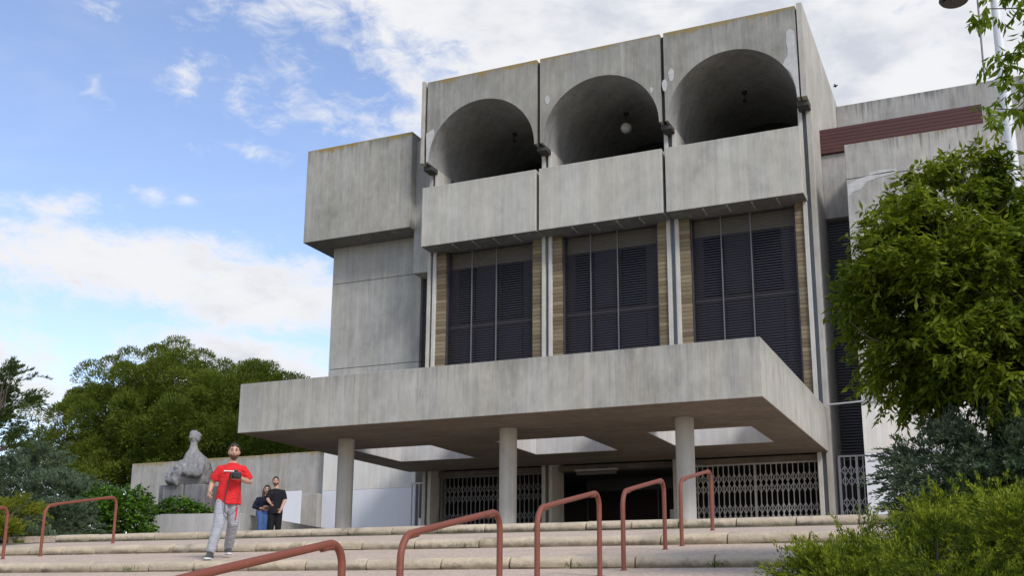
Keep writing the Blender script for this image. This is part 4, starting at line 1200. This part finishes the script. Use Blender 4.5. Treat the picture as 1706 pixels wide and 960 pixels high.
def person(name_loc, rz, label, J, skin, cl, group=None):
    e = empty('person', name_loc, rz); tag(e, label, 'person', group)
    g = lambda k: V(*J[k])
    s = J.get('s', 1.0)
    # one continuous body
    b = MB()
    hd = g('head'); head_mesh(b, hd, s)
    b.tube([g('neck') - V(0, 0, .03), g('neck') + V(0, -.005, .03), hd + V(0, .012, -.07) * s], [.060 * s, .054 * s, .052 * s], 14)
    pel, ch = g('pelvis'), g('chest')
    mid = pel.lerp(ch, .5)
    tors = [pel + V(0, 0, -.10) * s, pel, mid, ch, ch.lerp(g('neck'), .55), g('neck')]
    def torso(bb, k=1.0, secs=None):
        rr = [(.135, .105), (.155, .115), (.145, .108), (.165, .118), (.130, .095), (.060, .058)]
        bb.tube(tors, [(a * s * k, c * s * k) for a, c in rr], 22)
    def torso_oriented(bb, pts, rr):
        # elliptical horizontal rings, wide along x
        base = len(bb.v); n = 24
        for p, (ra, rb) in zip(pts, rr):
            bb.v += [(p.x + ra * math.cos(2 * math.pi * j / n), p.y + rb * math.sin(2 * math.pi * j / n), p.z) for j in range(n)]
        for i in range(len(pts) - 1):
            for j in range(n):
                a, c = base + i * n + j, base + i * n + (j + 1) % n
                bb.f.append((a, c, c + n, a + n))
        bb.f += [tuple(base + j for j in range(n))[::-1], tuple(base + (len(pts) - 1) * n + j for j in range(n))]
    torso_oriented(b, tors, [(a * s, c * s) for a, c in ((.14, .105), (.155, .112), (.14, .10), (.155, .108), (.125, .085), (.058, .055))])
    for q in ('l', 'r'):
        sh, el, wr = g('sh' + q), g('el' + q), g('wr' + q)
        b.tube([ch.lerp(sh, .6), sh, sh.lerp(el, .5), el, el.lerp(wr, .35), wr], [.06 * s, .056 * s, .047 * s, .040 * s, .041 * s, .027 * s], 14)
        hand_mesh(b, wr - (wr - el).normalized() * .01, V(*J['hd' + q]), V(*J['pn' + q]), s, J.get('curl' + q, .5), 1 if q == 'r' else -1)
        hp, kn, an = g('hp' + q), g('kn' + q), g('an' + q)
        b.tube([hp + V(0, 0, .04), hp.lerp(kn, .4), kn, kn.lerp(an, .3), an, an + V(0, 0, -.04)], [.085 * s, .075 * s, .052 * s, .052 * s, .035 * s, .034 * s], 14)
    remesh(b, 'body', skin, .0075 if s > .9 else .008, 3, e)
    for sx in (-1, 1):
        MB().sphere(hd + V(sx * .030, -.081, .014) * s, .0105 * s, 10, 8).build('eye', M_EYE, e, smooth=True, framed=True)
        MB().tube([hd + V(sx * .015, -.090, .034) * s, hd + V(sx * .032, -.088, .040) * s, hd + V(sx * .050, -.076, .032) * s], [.004 * s, .005 * s, .003 * s], 6).build('eyebrow', M_HAIR, e, framed=True)
    MB().tube([hd + V(-.024, -.082, -.056) * s, hd + V(0, -.091, -.053) * s, hd + V(.024, -.082, -.056) * s], [.004 * s, .007 * s, .004 * s], 8).build('mouth', M_LIP, e, smooth=True, framed=True)
    # hair
    t = MB(); t.sphere((0, 0, 0), 1, 28, 18)
    hb = MB(); hb.v = [(hd.x + x * .0765 * s, hd.y + .008 * s + y * .096 * s, hd.z + .012 * s + z * (.112 + .004 * math.sin(x * 23) * math.cos(y * 19)) * s) for x, y, z in t.v]
    keep = []
    for f in t.f:
        cy = sum(t.v[q][1] for q in f) / len(f); cz = sum(t.v[q][2] for q in f) / len(f)
        if J.get('long'): ok = (cz > .52) or (cy > -.30)
        else: ok = cz > (.62 - .10 * abs(sum(t.v[q][0] for q in f) / len(f)) + .05 * math.sin(9 * sum(t.v[q][0] for q in f) / len(f))) or (cy > -.12 and cz > .12) or (cy > .10 and cz > -.45)
        if ok: keep.append(f)
    hb.f = keep
    o = hb.build('hair', M_HAIR, e, framed=True, smooth=True)
    sm = o.modifiers.new('t', 'SOLIDIFY'); sm.thickness = .012 * s; sm.offset = 1
    if J.get('long'):
        q = MB()
        for sx in (-1, 1): q.tube([hd + V(sx * .075, .0, .03), hd + V(sx * .088, .0, -.05), hd + V(sx * .085, -.01, -.15), hd + V(sx * .08, -.02, -.22)], [.022, .030, .030, .012], 10)
        q.tube([hd + V(0, .07, 0), hd + V(0, .085, -.12), hd + V(0, .08, -.2)], [.06, .07, .04], 12)
        q.build('long_hair', M_HAIR, e, smooth=True, framed=True)
    if J.get('beard'):
        hb = MB(); hb.v = [(hd.x + x * .0755 * s * (1 - .25 * max(0, -z - .15)), hd.y - .004 * s + y * .0965 * s * (1 - .18 * max(0, -z - .15)), hd.z + z * .1215 * s) for x, y, z in t.v]
        hb.f = [f for f in t.f if (lambda cy, cz: cy < .12 and cz < -.36 and not (cz > -.54 and abs(sum(t.v[q][0] for q in f) / len(f)) < .33 and cy < 0 and cz > -.44))(sum(t.v[q][1] for q in f) / len(f), sum(t.v[q][2] for q in f) / len(f))]
        hb.build('beard', M_BEARD, e, smooth=True, framed=True)
    # top: shirt with sleeves
    k = MB(); hem = J.get('hem', .12)
    pts = [pel + V(0, 0, -hem), pel + V(0, 0, .02), mid, ch, ch.lerp(g('neck'), .5), g('neck') + V(0, .008, -.012)]
    torso_oriented(k, pts, [(a * s, c * s) for a, c in ((.180, .150), (.170, .140), (.156, .126), (.166, .128), (.126, .100), (.072, .070))])
    for q in ('l', 'r'):
        sh, el, wr = g('sh' + q), g('el' + q), g('wr' + q)
        if J.get('long_sleeve'):
            k.tube([ch.lerp(sh, .55), sh, sh.lerp(el, .5), el, el.lerp(wr, .5), wr.lerp(el, .04)], [.066, .066, .064, .06, .054, .045], 16)
            k.tube([g('neck') + V(0, .01, -.06), sh + V(0, 0, -.005)], [.05, .055], 12)
        else:
            end = sh.lerp(el, .80)
            k.tube([ch.lerp(sh, .45) + V(0, 0, .02), sh, sh.lerp(el, .4), end], [.058 * s, .061 * s, .066 * s, .072 * s], 16)
            k.tube([g('neck') + V(0, .01, -.06), sh + V(0, 0, -.005)], [.05 * s, .055 * s], 12)
    remesh(k, cl['top_name'], cl['top'], .011, 3, e)
    # trousers
    k = MB(); wst = pel + V(0, 0, .03)
    torso_oriented(k, [pel + V(0, 0, -.13) * s, pel + V(0, 0, -.05) * s, wst], [(.150 * s, .122 * s), (.166 * s, .128 * s), (.158 * s, .12 * s)])
    for q in ('l', 'r'):
        hp, kn, an = g('hp' + q), g('kn' + q), g('an' + q)
        k.tube([hp + V(0, 0, -.02), hp.lerp(kn, .45), kn, kn.lerp(an, .45), an.lerp(kn, .12), an + V(0, 0, .015)], [.092 * s, .094 * s, .079 * s, .073 * s, .066 * s, .058 * s], 16)
    remesh(k, 'trousers', cl['bottom'], .011, 3, e)
    # shoes
    for q in ('l', 'r'):
        an = g('an' + q); fd = V(*J['ft' + q]).normalized(); z0 = an.z - .085
        sd = V(-fd.y, fd.x, 0)
        k = MB(); P = lambda f_, z_: V(an.x, an.y, z0 + z_) + fd * f_
        k.tube([P(-.07, .05), P(-.02, .06), P(.06, .052), P(.13, .040), P(.185, .034)], [(.042, .048), (.052, .060), (.047, .046), (.042, .034), (.024, .022)], 14)
        k.tube([P(-.01, .05), P(-.012, .11)], [.050, .046], 12)
        sh_ = remesh(k, 'shoe', cl['shoe'], .009, 2, e)
        k = MB(); out = []
        for f_, wd in ((-.085, .022), (-.06, .040), (0, .042), (.07, .050), (.13, .050), (.18, .030), (.195, .012)): out.append((f_, wd))
        poly = [P(f_, 0) + sd * wd for f_, wd in out] + [P(f_, 0) - sd * wd for f_, wd in out[::-1]]
        k.prism([(p.x, p.y) for p in poly], 'z', z0, z0 + .028)
        so_ = k.build('sole', cl.get('sole', M_SOLE), None, bevel=.006)
        C.objects.unlink(so_); C.objects.link(so_); so_.parent = sh_
    return e


def walking_man():
    J = dict(s=1.06, head=(.085, -.03, 1.62), neck=(.075, .01, 1.475), chest=(.06, .015, 1.30), pelvis=(.045, .02, .98),
             shl=(-.105, .02, 1.365), ell=(-.205, .10, 1.17), wrl=(-.235, .02, 1.02), hdl=(-.02, -.35, -.75), pnl=(1, .2, .1), curll=.75,
             shr=(.238, .02, 1.375), elr=(.345, .05, 1.18), wrr=(.185, -.20, 1.215), hdr=(-.9, -.25, .05), pnr=(0, .8, .5), curlr=.45,
             hpl=(-.035, .01, .93), knl=(-.07, -.16, .52), anl=(-.165, -.26, .085), ftl=(-.25, -1, 0),
             hpr=(.125, .03, .93), knr=(.135, .02, .55), anr=(.085, .30, .185), ftr=(.12, -1, 0), beard=True, hem=.15)
    e = person((-10.70, 13.30, tread_z(4, 13.04) - .003), R(38), 'bearded man in red T-shirt and grey joggers walking down the stairs with a camera', J, M_SKIN,
               dict(top=M_TSHIRT, top_name='t_shirt', bottom=M_SWEAT, shoe=M_SHOE))
    pr = MB()
    x = -.045
    for wd in (.020, .016, .018, .014, .018, .016, .020):
        pr.box(x, x + wd, -.1325, -.120, 1.315, 1.332); x += wd + .004
    pr.build('shirt_print', M_PRINT, e, framed=True)
    q = MB(); q.prism([(.095, 1.335), (.125, 1.332), (.135, 1.30), (.128, 1.255), (.115, 1.255), (.118, 1.30), (.11, 1.315), (.095, 1.318)], 'y', -.132, -.118)
    q.build('shirt_emblem', M_PRINT, e, framed=True)
    st = MB(); st.prism([(.175, .80), (.195, .80), (.175, .60), (.155, .60)], 'y', -.075, -.055); st.build('pocket_stripe', M_TSHIRT, e, framed=True)
    # camera he holds at his chest, with hanging strap
    ce = empty('photo_camera', tuple(e.matrix_basis @ V(.13, -.24, 1.25)), R(38)); tag(ce, 'black camera with dangling strap held by the man in red', 'camera')
    k = MB(); k.box(-.075, .075, -.03, .04, -.05, .05); k.prism([(-.03, .05), (.03, .05), (.022, .085), (-.022, .085)], 'y', -.025, .04)
    k.build('camera_body', M_BLACK, ce, bevel=.012, framed=True)
    MB().tube([(0, -.03, 0), (.0, -.07, -.005), (.0, -.12, -.01)], [.038, .040, .036], 18).build('lens', M_BLACK, ce, smooth=True, framed=True)
    MB().box(-.075, -.045, -.06, -.025, -.05, .045).build('grip', M_BLACK, ce, bevel=.01, framed=True)
    MB().tube([(-.08, 0, .03), (-.10, -.0, -.15), (-.135, .02, -.36), (-.12, .02, -.55), (-.05, .02, -.60), (.03, .03, -.52), (.075, .02, -.25), (.08, 0, .03)], [(.012, .004)] * 8, 8).build('strap', M_BLACK, ce, smooth=True, framed=True)


walking_man()


def couple():
    J = dict(head=(.0, .0, 1.62), neck=(.03, .03, 1.46), chest=(.045, .03, 1.29), pelvis=(.04, .03, .96),
             shl=(-.13, .0, 1.365), ell=(-.17, -.05, 1.15), wrl=(-.10, -.20, 1.05), hdl=(.3, -.6, -.5), pnl=(1, 0, 0), curll=.5,
             shr=(.215, .03, 1.365), elr=(.25, -.0, 1.13), wrr=(.17, -.13, .92), hdr=(-.25, -.35, -.8), pnr=(-.5, .6, 0), curlr=.5,
             hpl=(-.05, .03, .91), knl=(-.06, -.01, .49), anl=(-.08, .03, .085), ftl=(-.3, -1, 0),
             hpr=(.12, .03, .91), knr=(.12, -.01, .49), anr=(.12, .03, .085), ftr=(.2, -1, 0), beard=True, hem=.16)
    person((-16.98, 23.05, 1.442), R(36), 'man in black T-shirt and black trousers standing by the planter with a seated woman', J, M_SKIN, dict(top=M_BLK, top_name='t_shirt', bottom=M_BLKT, shoe=M_SHOE, sole=M_SHOE))
    J = dict(head=(.03, -.06, 1.42), neck=(-.01, .0, 1.285), chest=(-.03, .02, 1.12), pelvis=(-.05, .05, .87), long=True, long_sleeve=True,
             shl=(-.18, .03, 1.19), ell=(-.27, -.02, .98), wrl=(-.10, -.20, .93), hdl=(.8, -.4, 0), pnl=(0, .5, -.6),
             shr=(.12, .0, 1.19), elr=(.20, -.10, 1.0), wrr=(.10, -.24, .97), hdr=(-.8, -.3, .1), pnr=(0, .6, -.5),
             hpl=(-.12, -.02, .84), knl=(-.09, -.36, .72), anl=(-.07, -.34, .30), ftl=(-.1, -1, 0),
             hpr=(.03, -.02, .84), knr=(.05, -.36, .70), anr=(.05, -.28, .26), ftr=(.1, -1, 0), hem=.10)
    person((-17.42, 23.25, 1.46), R(34), 'woman in dark hooded jacket and blue jeans perched on the planter edge', J, M_SKIN, dict(top=M_NAVY, top_name='jacket', bottom=M_JEAN, shoe=M_SOLE))


couple()


# a few weeds in the joints of the stair
def weeds():
    spots = [(-4.9, 12.62, .46), (-3.1, 12.6, .46), (-7.6, 15.17, .87), (-2.6, 15.18, .87), (-11.8, 12.6, .46), (-14.6, 17.74, 1.28), (-9.0, 17.74, 1.28), (-3.3, 10.05, .05), (-2.4, 10.05, .05)]
    B_, A_, L_ = [], [], []
    for x, y, z in spots:
        n = rnd.randint(10, 24)
        b = np.array((x, y, z)) + rng.normal(size=(n, 3)) * (.07, .012, .004)
        B_.append(b); A_.append(rng.normal(size=(n, 3)) * (.5, .35, .2) + np.array((0, -.25, .8))); L_.append(rng.uniform(.04, .12, n))
    B_, A_, L_ = np.concatenate(B_), np.concatenate(A_), np.concatenate(L_)
    o = leaf_object('weeds', B_, A_, rdir(len(B_)), L_, np.full(len(B_), .010), M_JUNG, None, kind='stuff')
    tag(o, 'small green weeds growing in the joints below the stair nosings', 'weeds')


weeds()
